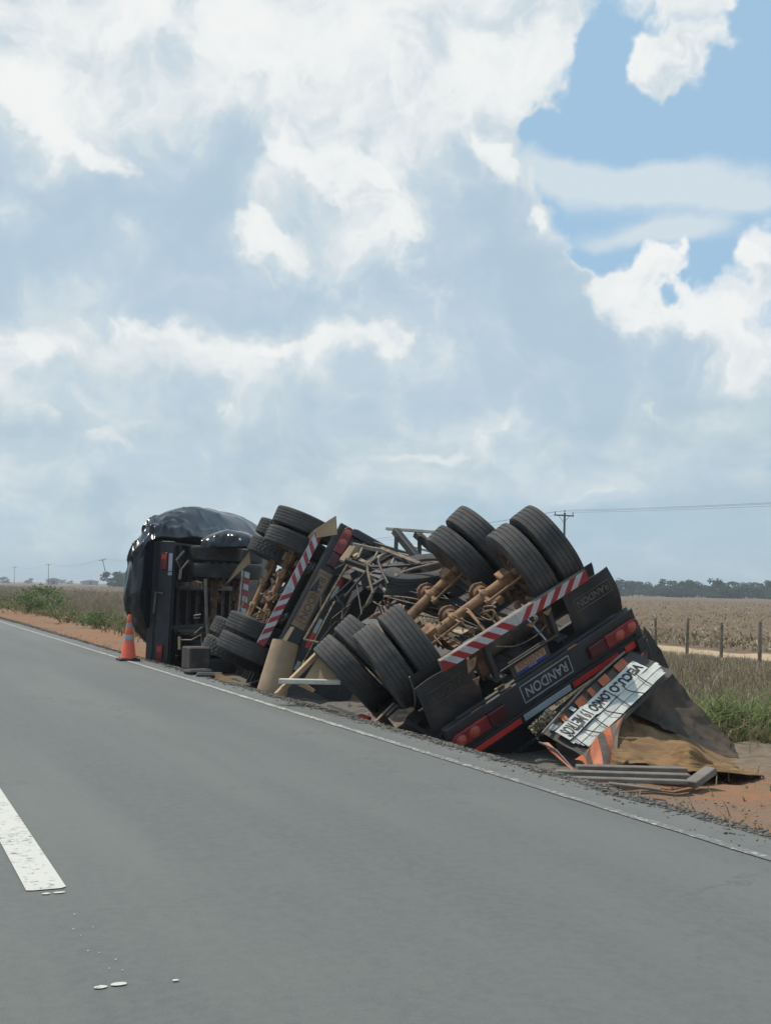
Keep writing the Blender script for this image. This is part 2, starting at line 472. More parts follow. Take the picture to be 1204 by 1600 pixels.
class MB:
    def __init__(s):
        s.v, s.f, s.mi = [], [], []

    def add(s, vs, fs, mi=0):
        o = len(s.v)
        s.v += [tuple(x) for x in vs]
        s.f += [tuple(i + o for i in f) for f in fs]
        s.mi += [mi] * len(fs)
        return s

    def box(s, c, d, R=None, mi=0):
        c = Vector(c)
        vs = []
        for sx in (-.5, .5):
            for sy in (-.5, .5):
                for sz in (-.5, .5):
                    p = Vector((sx * d[0], sy * d[1], sz * d[2]))
                    vs.append(c + (R @ p if R else p))
        return s.add(vs, [(0, 1, 3, 2), (4, 6, 7, 5), (0, 4, 5, 1), (2, 3, 7, 6), (0, 2, 6, 4), (1, 5, 7, 3)], mi)

    def bar(s, a, b, w, h, up=(0, 0, 1), mi=0):
        """box beam from a to b, w wide, h along up"""
        a, b = Vector(a), Vector(b)
        d = b - a
        y = d.normalized()
        z = Vector(up)
        z = (z - y * z.dot(y))
        if z.length < 1e-4:
            z = Vector((1, 0, 0)) - y * y.x
        z.normalize()
        x = y.cross(z)
        R = Matrix((x, y, z)).transposed()
        return s.box((a + b) / 2, (w, d.length, h), R, mi)

    def tube(s, pts, r, n=8, cap=True, mi=0):
        pts = [Vector(p) for p in pts]
        N = len(pts)
        rr = r if isinstance(r, (list, tuple)) else [r] * N
        vs, fs = [], []
        ref = None
        for i, p in enumerate(pts):
            t = (pts[min(i + 1, N - 1)] - pts[max(i - 1, 0)])
            t = t.normalized() if t.length > 1e-9 else Vector((0, 0, 1))
            if ref is None:
                ref = Vector((0, 0, 1)) if abs(t.z) < 0.9 else Vector((1, 0, 0))
            ref = (ref - t * ref.dot(t)).normalized()
            q = t.cross(ref)
            for k in range(n):
                a = 2 * math.pi * k / n
                vs.append(p + (ref * math.cos(a) + q * math.sin(a)) * rr[i])
        for i in range(N - 1):
            for k in range(n):
                k2 = (k + 1) % n
                fs.append((i * n + k, i * n + k2, (i + 1) * n + k2, (i + 1) * n + k))
        if cap:
            fs.append(tuple(range(n - 1, -1, -1)))
            fs.append(tuple((N - 1) * n + k for k in range(n)))
        return s.add(vs, fs, mi)

    def lathe(s, prof, n=24, c=(0, 0, 0), axis='x', closed=False, mi=0, jag=None):
        """prof: (radius, along the axis)"""
        vs, fs = [], []
        P = len(prof)
        for k in range(n):
            a = 2 * math.pi * k / n
            for j, (r, h) in enumerate(prof):
                if jag:
                    r = r + jag(k, j)
                ca, sa = r * math.cos(a), r * math.sin(a)
                p = {'x': (h, ca, sa), 'y': (sa, h, ca), 'z': (ca, sa, h)}[axis]
                vs.append((c[0] + p[0], c[1] + p[1], c[2] + p[2]))
        for k in range(n):
            k2 = (k + 1) % n
            for j in range(P if closed else P - 1):
                j2 = (j + 1) % P
                fs.append((k * P + j, k * P + j2, k2 * P + j2, k2 * P + j))
        return s.add(vs, fs, mi)

    def plate(s, poly, thick, mi=0):
        """flat polygon given thickness along its normal"""
        pv = [Vector(p) for p in poly]
        nrm = Vector((0, 0, 0))
        for i in range(len(pv)):
            nrm += pv[i].cross(pv[(i + 1) % len(pv)])
        nrm.normalize()
        n = len(pv)
        vs = pv + [p + nrm * thick for p in pv]
        fs = [tuple(range(n - 1, -1, -1)), tuple(range(n, 2 * n))]
        fs += [(i, (i + 1) % n, n + (i + 1) % n, n + i) for i in range(n)]
        return s.add(vs, fs, mi)

    def sheet(s, fn, nu, nv, mi=0):
        vs = [fn(i / nu, j / nv) for j in range(nv + 1) for i in range(nu + 1)]
        fs = [(j * (nu + 1) + i, j * (nu + 1) + i + 1, (j + 1) * (nu + 1) + i + 1, (j + 1) * (nu + 1) + i) for j in range(nv) for i in range(nu)]
        return s.add(vs, fs, mi)

    def mesh(s, name, mats, angle=35, bevel=0):
        me = bpy.data.meshes.new(name)
        me.from_pydata(s.v, [], s.f)
        for m in (mats if isinstance(mats, (list, tuple)) else [mats]):
            me.materials.append(m)
        if any(s.mi):
            me.polygons.foreach_set('material_index', s.mi)
        bm = bmesh.new()
        bm.from_mesh(me)
        bmesh.ops.recalc_face_normals(bm, faces=bm.faces)
        if bevel:
            ed = [e for e in bm.edges if len(e.link_faces) == 2 and e.calc_face_angle(0) > 0.6]
            bmesh.ops.bevel(bm, geom=ed, offset=bevel, segments=1, affect='EDGES', clamp_overlap=True)
        bm.to_mesh(me)
        bm.free()
        if angle:
            me.shade_smooth()
            me.set_sharp_from_angle(angle=R_(angle))
        return me


def link(name, me, parent=None, loc=None, rot=None):
    o = bpy.data.objects.new(name, me)
    COL.objects.link(o)
    if parent is not None:
        o.parent = parent
    if loc is not None:
        o.location = loc
    if rot is not None:
        o.rotation_euler = rot
    return o


def obj(name, mb, mats, parent=None, angle=35, bevel=0, loc=None, rot=None):
    return link(name, mb.mesh(name, mats, angle, bevel), parent, loc, rot)


def tag(o, label, cat, group=None):
    o['label'] = label
    o['category'] = cat
    if group:
        o['group'] = group
    return o


def thing(name, label, cat, group=None, mat=None, loc=None):
    o = bpy.data.objects.new(name, None)
    o.empty_display_size = 0.3
    COL.objects.link(o)
    if mat is not None:
        o.matrix_world = mat
    elif loc is not None:
        o.location = loc
    return tag(o, label, cat, group)


def structure(name, mb, mats, angle=35):
    o = obj(name, mb, mats, None, angle)
    o['kind'] = 'structure'
    return o


_TXT = {}


def text_mesh(body, width, height, depth=0.002, bold=0.0):
    cu = bpy.data.curves.new('lettering', 'FONT')
    cu.body = body
    cu.size = 1.0
    cu.align_x = 'CENTER'
    cu.align_y = 'CENTER'
    cu.offset = bold
    cu.resolution_u = 3
    cu.extrude = 0.5
    to = bpy.data.objects.new('lettering', cu)
    COL.objects.link(to)
    dg = bpy.context.evaluated_depsgraph_get()
    me = bpy.data.meshes.new_from_object(to.evaluated_get(dg))
    bpy.data.objects.remove(to)
    bpy.data.curves.remove(cu)
    co = np.empty(len(me.vertices) * 3, np.float32)
    me.vertices.foreach_get('co', co)
    co = co.reshape(-1, 3)
    lo, hi = co.min(0), co.max(0)
    co = (co - (lo + hi) / 2) / np.maximum(hi - lo, 1e-6) * np.array((width, height, depth), np.float32)
    me.vertices.foreach_set('co', co.astype(np.float32).ravel())
    me.update()
    return me


def lettering(body, width, height, mat, parent, loc, rot, name='lettering', bold=0.0):
    me = text_mesh(body, width, height, bold=bold)
    me.materials.clear()
    me.materials.append(mat)
    return link(name, me, parent, loc, rot)


REAR = (math.pi / 2, 0, 0)     # lettering that faces backwards (-y), upright

# ------------------------------------------------------------------ terrain


def ss(x, a, b):
    t = min(1, max(0, (x - a) / (b - a)))
    return t * t * (3 - 2 * t)


def vnoise(x, y, seed=5):
    return float(_perlin(np.array([x * 1.0]), np.array([y * 1.0]), seed)[0])


def ground_z(x, y):
    if x < 4.62 and x > -3.6:
        return -0.06
    if x >= 4.62:
        z = -0.06 - 0.30 * ss(x, 4.7, 5.9) + 0.26 * ss(x, 9.5, 17.5)
        # the verge is level where nothing has ploughed it, well ahead
        k = ss(y, 22, 40)
        z = z * (1 - k) + (-0.06 - 0.04 * ss(x, 6, 9)) * k
    else:
        z = -0.06 - 0.2 * ss(-x, 3.6, 7)
    return z


def graded(a, b, step0, grow, cap):
    out = [a]
    st = step0
    while out[-1] < b:
        out.append(min(b, out[-1] + st))
        st = min(cap, st * grow)
    return out


def make_ground():
    xs = sorted(set([-x for x in graded(3.6, 4500, 0.5, 1.35, 900)][::-1] + [-3.6, -3.4, 4.4, 4.62] + graded(4.7, 19, 0.22, 1.0, 0.22) + graded(19, 4500, 1.0, 1.4, 900)))
    ys = sorted(set([-y for y in graded(5, 4500, 2, 1.5, 900)] + graded(-5, 30, 0.35, 1.0, 0.35) + graded(30, 4500, 1.0, 1.25, 900)))
    X, Y = np.meshgrid(np.array(xs), np.array(ys))
    n1 = fbm((X * 3).astype(np.float32), (Y * 3).astype(np.float32), 0.5, 5, 401, 0.55)
    n2 = fbm((X * 14).astype(np.float32), (Y * 14).astype(np.float32), 0.5, 3, 431, 0.55)
    Z = np.array([[ground_z(x, y) for x in xs] for y in ys])
    off = np.clip((X - 4.75) / 0.8, 0, 1) + np.clip((-3.7 - X) / 1.0, 0, 1)
    near = np.clip(1.5 - np.abs(Y) / 80, 0, 1) * np.clip(1.5 - np.abs(X) / 50, 0, 1)
    Z = Z + off * near * (0.16 * n1 + 0.05 * n2)
    vs = np.stack([X, Y, Z], -1).reshape(-1, 3)
    W = len(xs)
    fs = [(j * W + i, j * W + i + 1, (j + 1) * W + i + 1, (j + 1) * W + i) for j in range(len(ys) - 1) for i in range(W - 1)]
    me = bpy.data.meshes.new('ground')
    me.from_pydata(vs.tolist(), [], fs)
    me.shade_smooth()
    m = bpy.data.materials.new('ground_soil')
    m.use_nodes = True
    nt = NT(m.node_tree)
    b = nt.t.nodes['Principled BSDF']
    geo = nt.n('ShaderNodeNewGeometry')
    pos = geo.outputs['Position']
    sep = nt.n('ShaderNodeSeparateXYZ')
    nt.link(pos, sep.inputs[0])
    nA = nt.noise(pos, 0.55, 6, 0.6).outputs['Fac']
    nB = nt.noise(pos, 7.0, 6, 0.65).outputs['Fac']
    nC = nt.noise(pos, 45.0, 3, 0.6).outputs['Fac']
    x = nt.math('ADD', sep.outputs[0], nt.math('MULTIPLY', nt.math('SUBTRACT', nA, 0.5), 2.2))
    dirt = nt.mix(nt.smooth(nB, 0.35, 0.68), (0.30, 0.150, 0.078), (0.235, 0.140, 0.085))
    dirt = nt.mix(nt.smooth(nC, 0.56, 0.72), dirt, (0.14, 0.10, 0.075))
    grey = nt.mix(nt.smooth(nC, 0.4, 0.65), (0.13, 0.115, 0.10), (0.21, 0.18, 0.15))
    dirt = nt.mix(nt.smooth(nA, 0.50, 0.62), dirt, nt.mix(0.55, dirt, grey))
    ploughed = nt.math('MULTIPLY', nt.smooth(sep.outputs[1], 8.8, 10.4), nt.smooth(sep.outputs[1], 21.0, 24.0, 1, 0))
    xe = nt.math('SUBTRACT', sep.outputs[0], nt.math('MULTIPLY', ploughed, 1.9))
    edge = nt.smooth(nt.math('ADD', xe, nt.math('MULTIPLY', nt.math('SUBTRACT', nB, 0.5), 0.5)), 4.95, 5.25)
    c = nt.mix(edge, grey, dirt)
    litter = nt.mix(nt.smooth(nB, 0.35, 0.65), (0.15, 0.115, 0.085), (0.22, 0.175, 0.125))
    c = nt.mix(nt.smooth(x, 7.0, 8.3), c, litter)
    stub = nt.noise(pos, 1.2, 7, 0.7).outputs['Fac']
    rowv = nt.n('ShaderNodeMapping')
    rowv.inputs['Scale'].default_value = (1.0, 0.05, 1)
    rowv.inputs['Rotation'].default_value = (0, 0, R_(4))
    nt.link(pos, rowv.inputs['Vector'])
    rows = nt.noise(rowv.outputs[0], 0.16, 4, 0.6).outputs['Fac']
    straw = nt.mix(nt.smooth(stub, 0.36, 0.64), (0.125, 0.086, 0.055), (0.215, 0.155, 0.098))
    straw = nt.mix(nt.math('MULTIPLY', nt.smooth(rows, 0.5, 0.64), 0.6), straw, (0.15, 0.10, 0.07))
    c = nt.mix(nt.smooth(x, 20.3, 21.2), c, straw)
    track = nt.math('MULTIPLY', nt.smooth(x, 18.2, 18.7), nt.smooth(x, 20.2, 20.8, 1, 0))
    c = nt.mix(track, c, (0.46, 0.34, 0.22))
    left = nt.smooth(sep.outputs[0], -6.5, -5.5, 1, 0)
    c = nt.mix(left, c, litter)
    nt.link(c, b.inputs['Base Color'])
    b.inputs['Roughness'].default_value = 0.95
    b.inputs['Specular IOR Level'].default_value = 0.15
    bp = nt.n('ShaderNodeBump')
    bp.inputs['Strength'].default_value = 0.7
    bp.inputs['Distance'].default_value = 0.05
    nt.link(nt.math('ADD', nt.math('MULTIPLY', nB, 0.7), nt.math('MULTIPLY', nC, 0.3)), bp.inputs['Height'])
    nt.link(bp.outputs[0], b.inputs['Normal'])
    me.materials.append(m)
    o = link('ground', me)
    o['kind'] = 'structure'


make_ground()


def make_road():
    # the carriageway: its right edge is broken and uneven
    rnd = np.random.RandomState(3)
    ys = graded(-60, 40, 0.25, 1.0, 0.25) + graded(41, 4000, 2, 1.15, 300)
    vs, fs = [], []
    ye = np.array(ys, np.float32)
    e1 = fbm(ye * 4, ye * 0, 0.6, 5, 501, 0.6)
    e2 = fbm(ye * 30, ye * 0, 0.6, 3, 521, 0.6)
    for i, y in enumerate(ys):
        ex = 4.72 + 0.22 * float(e1[i]) + 0.12 * float(e2[i]) * (1 if y < 60 else 0)
        vs += [(-3.35, y, -0.09), (-3.3, y, 0), (0.8, y, 0.015), (ex - 0.05, y, 0.0), (ex, y, -0.014), (ex + 0.03, y, -0.10)]
        if i:
            for k in range(5):
                a = (i - 1) * 6 + k
                fs.append((a, a + 1, a + 7, a + 6))
    me = bpy.data.meshes.new('road')
    me.from_pydata(vs, [], fs)
    m = bpy.data.materials.new('asphalt')
    m.use_nodes = True
    nt = NT(m.node_tree)
    b = nt.t.nodes['Principled BSDF']
    geo = nt.n('ShaderNodeNewGeometry')
    pos = geo.outputs['Position']
    sep = nt.n('ShaderNodeSeparateXYZ')
    nt.link(pos, sep.inputs[0])
    big = nt.n('ShaderNodeMapping')
    big.inputs['Scale'].default_value = (1, 0.12, 1)
    nt.link(pos, big.inputs['Vector'])
    n1 = nt.noise(big.outputs[0], 0.9, 6, 0.6).outputs['Fac']
    n2 = nt.noise(pos, 130, 3, 0.7).outputs['Fac']
    n3 = nt.noise(pos, 2.2, 7, 0.65).outputs['Fac']
    c = nt.mix(nt.smooth(n1, 0.35, 0.65), (0.092, 0.101, 0.095), (0.128, 0.134, 0.122))
    # wheel paths: polished and a little darker bands along the lane
    wp = nt.math('ABSOLUTE', nt.math('SUBTRACT', nt.math('ABSOLUTE', nt.math('SUBTRACT', sep.outputs[0], 2.55)), 0.85))
    c = nt.mix(nt.math('MULTIPLY', nt.smooth(wp, 0.0, 0.45, 1, 0), nt.smooth(n3, 0.3, 0.6, 0.15, 0.5)), c, (0.085, 0.094, 0.091))
    c = nt.mix(nt.smooth(n2, 0.56, 0.75, 0, 0.55), c, (0.25, 0.245, 0.23))
    c = nt.mix(nt.smooth(n2, 0.44, 0.28, 0, 0.5), c, (0.085, 0.087, 0.088))
    # seams, fine cracks and old drips
    ck = nt.n('ShaderNodeTexVoronoi', feature='DISTANCE_TO_EDGE')
    wv_ = nt.n('ShaderNodeVectorMath', operation='SCALE')
    nt.link(nt.vmath('SUBTRACT', nt.noise(pos, 1.6, 5, 0.65).outputs['Color'], (0.5, 0.5, 0.5)), wv_.inputs[0])
    wv_.inputs['Scale'].default_value = 1.3
    nt.link(nt.vmath('ADD', pos, wv_.outputs[0]), ck.inputs['Vector'])
    ck.inputs['Scale'].default_value = 0.35
    crack = nt.math('MULTIPLY', nt.smooth(ck.outputs['Distance'], 0.0, 0.010, 1, 0), nt.smooth(n1, 0.45, 0.6, 0.0, 0.55))
    c = nt.mix(crack, c, (0.045, 0.046, 0.046))
    dr = nt.noise(pos, 5.5, 4, 0.6).outputs['Fac']
    c = nt.mix(nt.smooth(dr, 0.66, 0.74, 0, 0.45), c, (0.065, 0.066, 0.066))
    md = nt.noise(pos, 18, 5, 0.7).outputs['Fac']
    c = nt.mix(nt.smooth(md, 0.35, 0.65, 0.0, 0.5), c, (0.142, 0.142, 0.130))
    # soil washed on to the edge
    ed = nt.smooth(nt.math('ADD', sep.outputs[0], nt.math('MULTIPLY', nt.math('SUBTRACT', n3, 0.5), 1.4)), 4.30, 4.8, 0, 0.18)
    c = nt.mix(ed, c, (0.215, 0.195, 0.17))
    nt.link(c, b.inputs['Base Color'])
    b.inputs['Roughness'].default_value = 0.74
    b.inputs['Specular IOR Level'].default_value = 0.5
    bp = nt.n('ShaderNodeBump')
    bp.inputs['Strength'].default_value = 0.35
    bp.inputs['Distance'].default_value = 0.006
    nt.link(n2, bp.inputs['Height'])
    nt.link(bp.outputs[0], b.inputs['Normal'])
    me.materials.append(m)
    o = link('road', me)
    o['kind'] = 'structure'

    def paint(name, wear, col, near=False):
        pm = bpy.data.materials.new(name)
        pm.use_nodes = True
        q = NT(pm.node_tree)
        pb = q.t.nodes['Principled BSDF']
        gp = q.n('ShaderNodeNewGeometry')
        w = q.noise(gp.outputs['Position'], 26, 6, 0.7).outputs['Fac']
        w2 = q.noise(gp.outputs['Position'], 3.0, 5, 0.6).outputs['Fac']
        tot = q.math('ADD', w, q.math('MULTIPLY', w2, 0.35))
        if near:
            sy_ = q.n('ShaderNodeSeparateXYZ')
            q.link(gp.outputs['Position'], sy_.inputs[0])
            tot = q.math('ADD', tot, q.smooth(sy_.outputs[1], 6.0, 13.0, 0.10, 0.0))
        f = q.smooth(tot, wear - 0.07, wear + 0.07)
        q.link(q.mix(f, col, (0.15, 0.145, 0.135)), pb.inputs['Base Color'])
        pb.inputs['Roughness'].default_value = 0.7
        return pm
    pw = paint('road_paint', 0.78, (0.56, 0.545, 0.49))
    pe = paint('edge_paint', 0.68, (0.50, 0.475, 0.41), True)
    # edge line: thin, ragged, rubbed away by soil in places
    mb = MB()
    rows = []
    for i, y in enumerate(ys):
        j = 0.028 * float(e2[i]) if y < 60 else 0
        rows.append(((4.285 + j, y, 0.0068), (4.36 + j * 0.6, y, 0.0066)))
    for a, b_ in zip(rows[:-1], rows[1:]):
        mb.add([a[0], a[1], b_[1], b_[0]], [(0, 1, 2, 3)])
    structure('edge_line', mb, pe, 0)
    # far edge line of the other lane
    mb = MB()
    mb.add([(-2.85, -60, 0.0064), (-2.74, -60, 0.0066), (-2.74, 4000, 0.0066), (-2.85, 4000, 0.0064)], [(0, 1, 2, 3)])
    structure('edge_line', mb, pe, 0)
    for k in range(-4, 14):
        y0 = 5.33 + k * 12.0
        mb = MB()
        pts = [(0.715, y0 + 0.01), (0.74, y0), (0.86, y0), (0.885, y0 + 0.02), (0.885, y0 + 4.0), (0.715, y0 + 4.0)]
        mb.add([(x, y, 0.0195) for x, y in pts], [tuple(range(6))])
        structure('centre_dash', mb, pw, 0)
    # small stray marks of the setting-out dots below the dash
    mb = MB()

    def dab(x, y, w, h):
        n = 9
        mb.add([(x + w * math.cos(2 * math.pi * i / n) * (0.8 + 0.3 * rnd.rand()), y + h * math.sin(2 * math.pi * i / n) * (0.8 + 0.3 * rnd.rand()), 0.0195) for i in range(n)], [tuple(range(n))])
    dab(0.786, 5.26, 0.022, 0.014)
    dab(0.843, 5.262, 0.030, 0.014)
    dab(0.785, 4.0, 0.024, 0.018)
    dab(0.845, 4.008, 0.030, 0.018)
    dab(1.03, 3.98, 0.012, 0.010)
    for _ in range(9):
        y = 4.1 + 1.1 * rnd.rand()
        dab(0.80 + 0.10 * rnd.rand(), y, 0.0022 + 0.002 * rnd.rand(), 0.004)
    structure('paint_marks', mb, pw, 0)


make_road()

# ------------------------------------------------------------------ wheels and trailer pieces (each built once, its mesh shared)
_CACHE = {}


def shared(key, fn):
    if key not in _CACHE:
        _CACHE[key] = fn()
    return _CACHE[key]


def tyre_mesh(lug):
    prof = [(0.292, -0.105), (0.30, -0.125), (0.36, -0.146), (0.42, -0.149), (0.465, -0.142), (0.500, -0.134), (0.5165, -0.124)]
    xs = [-0.078, -0.026, 0.026, 0.078]
    for x in xs:
        prof += [(0.522, x - 0.007), (0.5145, x - 0.005), (0.5145, x + 0.005), (0.522, x + 0.007)]
    prof += [(0.5165, 0.124), (0.500, 0.134), (0.465, 0.142), (0.42, 0.149), (0.36, 0.146), (0.30, 0.125), (0.292, 0.105), (0.285, 0.0)]
    n = 108 if lug else 64

    def jag(k, j):
        if lug and 5 <= j <= len(prof) - 7:
            return -0.014 if k % 3 == (0 if (j // 4) % 2 else 1) else 0.0
        return 0.0
    mb = MB().lathe(prof, n, axis='x', closed=True, jag=jag)
    return mb.mesh('tyre', m_tyre, 32)


def rim_mesh():
    # steel disc wheel: dish towards +x
    prof = [(0.298, -0.122), (0.312, -0.118), (0.296, -0.10), (0.268, -0.085), (0.262, 0.06), (0.285, 0.09), (0.312, 0.112), (0.312, 0.122), (0.296, 0.12),
            (0.270, 0.10), (0.245, 0.07), (0.20, 0.055), (0.16, 0.095), (0.10, 0.098), (0.0, 0.098)]
    mb = MB().lathe(prof, 40, axis='x')
    for k in range(10):
        a = 2 * math.pi * k / 10
        mb.lathe([(0.0, 0.125), (0.014, 0.125), (0.017, 0.10)], 6, (0, 0.135 * math.cos(a), 0.135 * math.sin(a)), 'x')
    return mb.mesh('rim', m_rim, 35)


def hub_mesh():
    mb = MB().lathe([(0.12, -0.06), (0.12, 0.03), (0.105, 0.06), (0.085, 0.075), (0.08, 0.14), (0.06, 0.155), (0.0, 0.158)], 24, axis='x')
    return mb.mesh('hub', m_axle2, 35)


def add_wheel(root, x, y, z, outward, lug=False, hub=False, tilt=None):
    w = link('wheel', shared('rim', rim_mesh), root, (x, y, z), (0, 0, 0 if outward > 0 else math.pi))
    if tilt:
        w.rotation_euler = tilt
    link('tyre', shared('tyre%d' % lug, lambda: tyre_mesh(lug)), w, None, (random.random() * 6, 0, 0))
    if hub:
        link('hub', shared('hub', hub_mesh), w, (0.0, 0, 0))
    return w


def axle_mesh(mat):
    mb = MB()
    mb.lathe([(0.0, -0.80), (0.075, -0.80), (0.075, -0.66), (0.062, -0.655), (0.062, -0.56), (0.085, -0.555), (0.085, -0.47), (0.062, -0.465), (0.062, -0.25), (0.078, -0.247), (0.078, -0.185), (0.062, -0.18),
              (0.062, 0.18), (0.078, 0.185), (0.078, 0.247), (0.062, 0.25), (0.062, 0.465), (0.085, 0.47), (0.085, 0.555), (0.062, 0.56), (0.062, 0.655), (0.075, 0.66), (0.075, 0.80), (0.0, 0.80)], 20, axis='x')
    for s in (-1, 1):
        mb.box((s * 0.51, 0, -0.02), (0.13, 0.20, 0.17))
        mb.box((s * 0.215, 0.07, 0.0), (0.03, 0.16, 0.12))
    return mb.mesh('axle', mat, 35, bevel=0.006)


def chamber_mesh():
    mb = MB().lathe([(0.0, -0.10), (0.055, -0.10), (0.085, -0.085), (0.095, -0.02), (0.118, -0.012), (0.118, 0.012), (0.095, 0.02), (0.09, 0.09), (0.06, 0.105), (0.0, 0.106)], 26, axis='y')
    mb.tube([(0, -0.10, 0), (0, -0.20, -0.02)], 0.014, 8)
    for k in range(8):
        a = 2 * math.pi * k / 8
        mb.lathe([(0.0, -0.02), (0.011, -0.02), (0.011, 0.02), (0.0, 0.02)], 6, (0.113 * math.sin(a), 0, 0.113 * math.cos(a)), 'y')
    return mb.mesh('brake_chamber', m_axle2, 35)


def cam_mesh(mat, s):
    mb = MB()
    mb.tube([(s * 0.16, 0, 0), (s * 0.74, 0, 0)], 0.017, 8)
    mb.box((s * 0.20, 0.03, 0.0), (0.035, 0.14, 0.05))
    mb.lathe([(0.0, -0.02), (0.035, -0.02), (0.035, 0.02), (0.0, 0.02)], 10, (s * 0.17, 0, 0), 'x')
    return mb.mesh('cam_shaft', mat, 35)


def spring_mesh():
    mb = MB()
    for k in range(6):
        L = 0.56 - 0.075 * k
        n = 8
        for i in range(n):
            y0, y1 = -L + 2 * L * i / n, -L + 2 * L * (i + 1) / n
            z0, z1 = 0.15 * (y0 / 0.56) ** 2 * 0.5 - 0.019 * k, 0.15 * (y1 / 0.56) ** 2 * 0.5 - 0.019 * k
            mb.bar((0, y0, z0), (0, y1, z1), 0.08, 0.016)
    mb.box((0, 0, -0.05), (0.10, 0.13, 0.14))
    for dy in (-0.05, 0.05):
        for dx in (-0.045, 0.045):
            mb.tube([(dx, dy, 0.05), (dx, dy, -0.24)], 0.012, 6)
    return mb.mesh('leaf_spring', m_axle2, 35)


def wobj(name, mb, mats, root, angle=35, bevel=0):
    """a part whose shape was given in world coordinates"""
    inv = root.matrix_basis.inverted()
    mb.v = [tuple(inv @ Vector(p)) for p in mb.v]
    return obj(name, mb, mats, root, angle, bevel)


def hose(name, root, pts, r=0.012, mat=None, jit=0.0):
    """smooth bent hose through the points"""
    P = [Vector(p) for p in pts]
    out = []
    for i in range(len(P) - 1):
        p0, p1, p2, p3 = P[max(0, i - 1)], P[i], P[i + 1], P[min(len(P) - 1, i + 2)]
        for k in range(5):
            t = k / 5
            out.append(0.5 * ((2 * p1) + (p2 - p0) * t + (2 * p0 - 5 * p1 + 4 * p2 - p3) * t * t + (3 * p1 - p0 - 3 * p2 + p3) * t ** 3))
    out.append(P[-1])
    return obj(name, MB().tube(out, r, 7), mat or m_hose, root, 60)


def tail_light(root, x, y, z, side, scale=1.0):
    """side: +1 the outer end points to +x"""
    mb = MB()
    W, H = 0.27 * scale, 0.088 * scale
    n = 10
    pr = []
    for k in range(n + 1):
        a = -math.pi / 2 + math.pi * k / n
        pr.append((W - H + H * math.cos(a), H * math.sin(a)))
    pr += [(-W, H), (-W, -H)]
    poly = [(side * px, 0, pz) for px, pz in pr]
    mb.plate(poly if side < 0 else poly[::-1], 0.045)
    # the lens faces -y
    ys = [v[1] for v in mb.v]
    sh = -max(ys) if max(ys) > 0.01 else 0.0
    mb.v = [(a, b + sh, c) for a, b, c in mb.v]
    o = obj('tail_light', mb, m_lens, root, 35, bevel=0.008, loc=(x, y, z))
    for dx in (0.15, -0.05):
        l = MB().lathe([(0.0, -0.066), (0.03, -0.064), (0.048, -0.056), (0.052, -0.047), (0.062, -0.046), (0.062, -0.04)], 20, (side * dx * scale, 0, 0), 'y')
        obj('lamp', l, m_lamp, o, 40)
    i = MB().box((-side * (W + 0.14 * scale), -0.021, 0), (0.26 * scale, 0.042, 2 * H * 0.92))
    obj('inner_lens', i, m_lensd, o, 35, bevel=0.008)
    return o


def mud_flap(root, x, y, zlo, zhi, w, text, mat, lmat, bulge=0.05, sag=0.0):
    def fn(s, t):
        xx = (s - 0.5) * w
        zz = zlo + (zhi - zlo) * t
        b = bulge * math.sin(math.pi * t) * (0.6 + 0.4 * math.cos(3 * s)) + 0.02 * math.sin(7 * s + 3 * t) + sag * (1 - t) ** 2
        return (xx, -b, zz)
    mb = MB().sheet(fn, 12, 12)
    mb2 = MB().sheet(lambda s, t: Vector(fn(s, t)) + Vector((0, 0.012, 0)), 12, 12)
    mb.add(mb2.v, mb2.f)
    # close the rim
    n = 13
    bd = [i for i in range(n)] + [j * n + n - 1 for j in range(1, n)] + [n * n - 1 - i for i in range(1, n)] + [j * n for j in range(n - 2, 0, -1)]
    fs = [(bd[i], bd[(i + 1) % len(bd)], bd[(i + 1) % len(bd)] + n * n, bd[i] + n * n) for i in range(len(bd))]
    mb.add([], [])
    mb.f += fs
    mb.mi += [0] * len(fs)
    o = obj('mud_flap', mb, mat, root, 40, loc=(x, y, 0))
    if text:
        zc = zlo + 0.17
        lettering(text, w * 0.66, 0.082, lmat, o, (0, -0.045 - bulge * 0.45 - sag * .7, zc), (math.pi / 2 + 0.10, 0, 0), bold=0.012)
        fr = MB()
        hw, hh = w * 0.38, 0.068
        for a, b in (((-hw, hh), (hw, hh)), ((hw, hh), (hw, -hh)), ((hw, -hh), (-hw, -hh)), ((-hw, -hh), (-hw, hh))):
            fr.bar((a[0], 0, a[1]), (b[0], 0, b[1]), 0.002, 0.008, (0, 1, 0) if False else (1, 0, 0) if a[0] == b[0] else (0, 0, 1))
        obj('letter_border', fr, lmat, o, 0, loc=(0, -0.045 - bulge * 0.45 - sag * .7, zc), rot=(0.10, 0, 0))
    return o


def mudguard(root, x, y, w, a0, a1, R=0.60, z=0.52):
    def fn(s, t):
        a = R_(a0 + (a1 - a0) * t)
        return (x + (s - 0.5) * w, y + R * math.cos(a), z + R * math.sin(a))
    mb = MB().sheet(fn, 1, 20)
    mb2 = MB().sheet(lambda s, t: (Vector(fn(s, t)) - Vector((0, y, z))) * 1.0 + Vector((0, y, z)) + Vector((0, 0.010 * math.cos(R_(a0 + (a1 - a0) * t)), 0.010 * math.sin(R_(a0 + (a1 - a0) * t)))), 1, 20)
    mb.add(mb2.v, mb2.f)
    # rolled edge bead
    for s in (0, 1):
        mb.tube([fn(s, k / 20) for k in range(21)], 0.011, 6, mi=1)
    return obj('mudguard', mb, [m_flap, m_galv], root, 50)


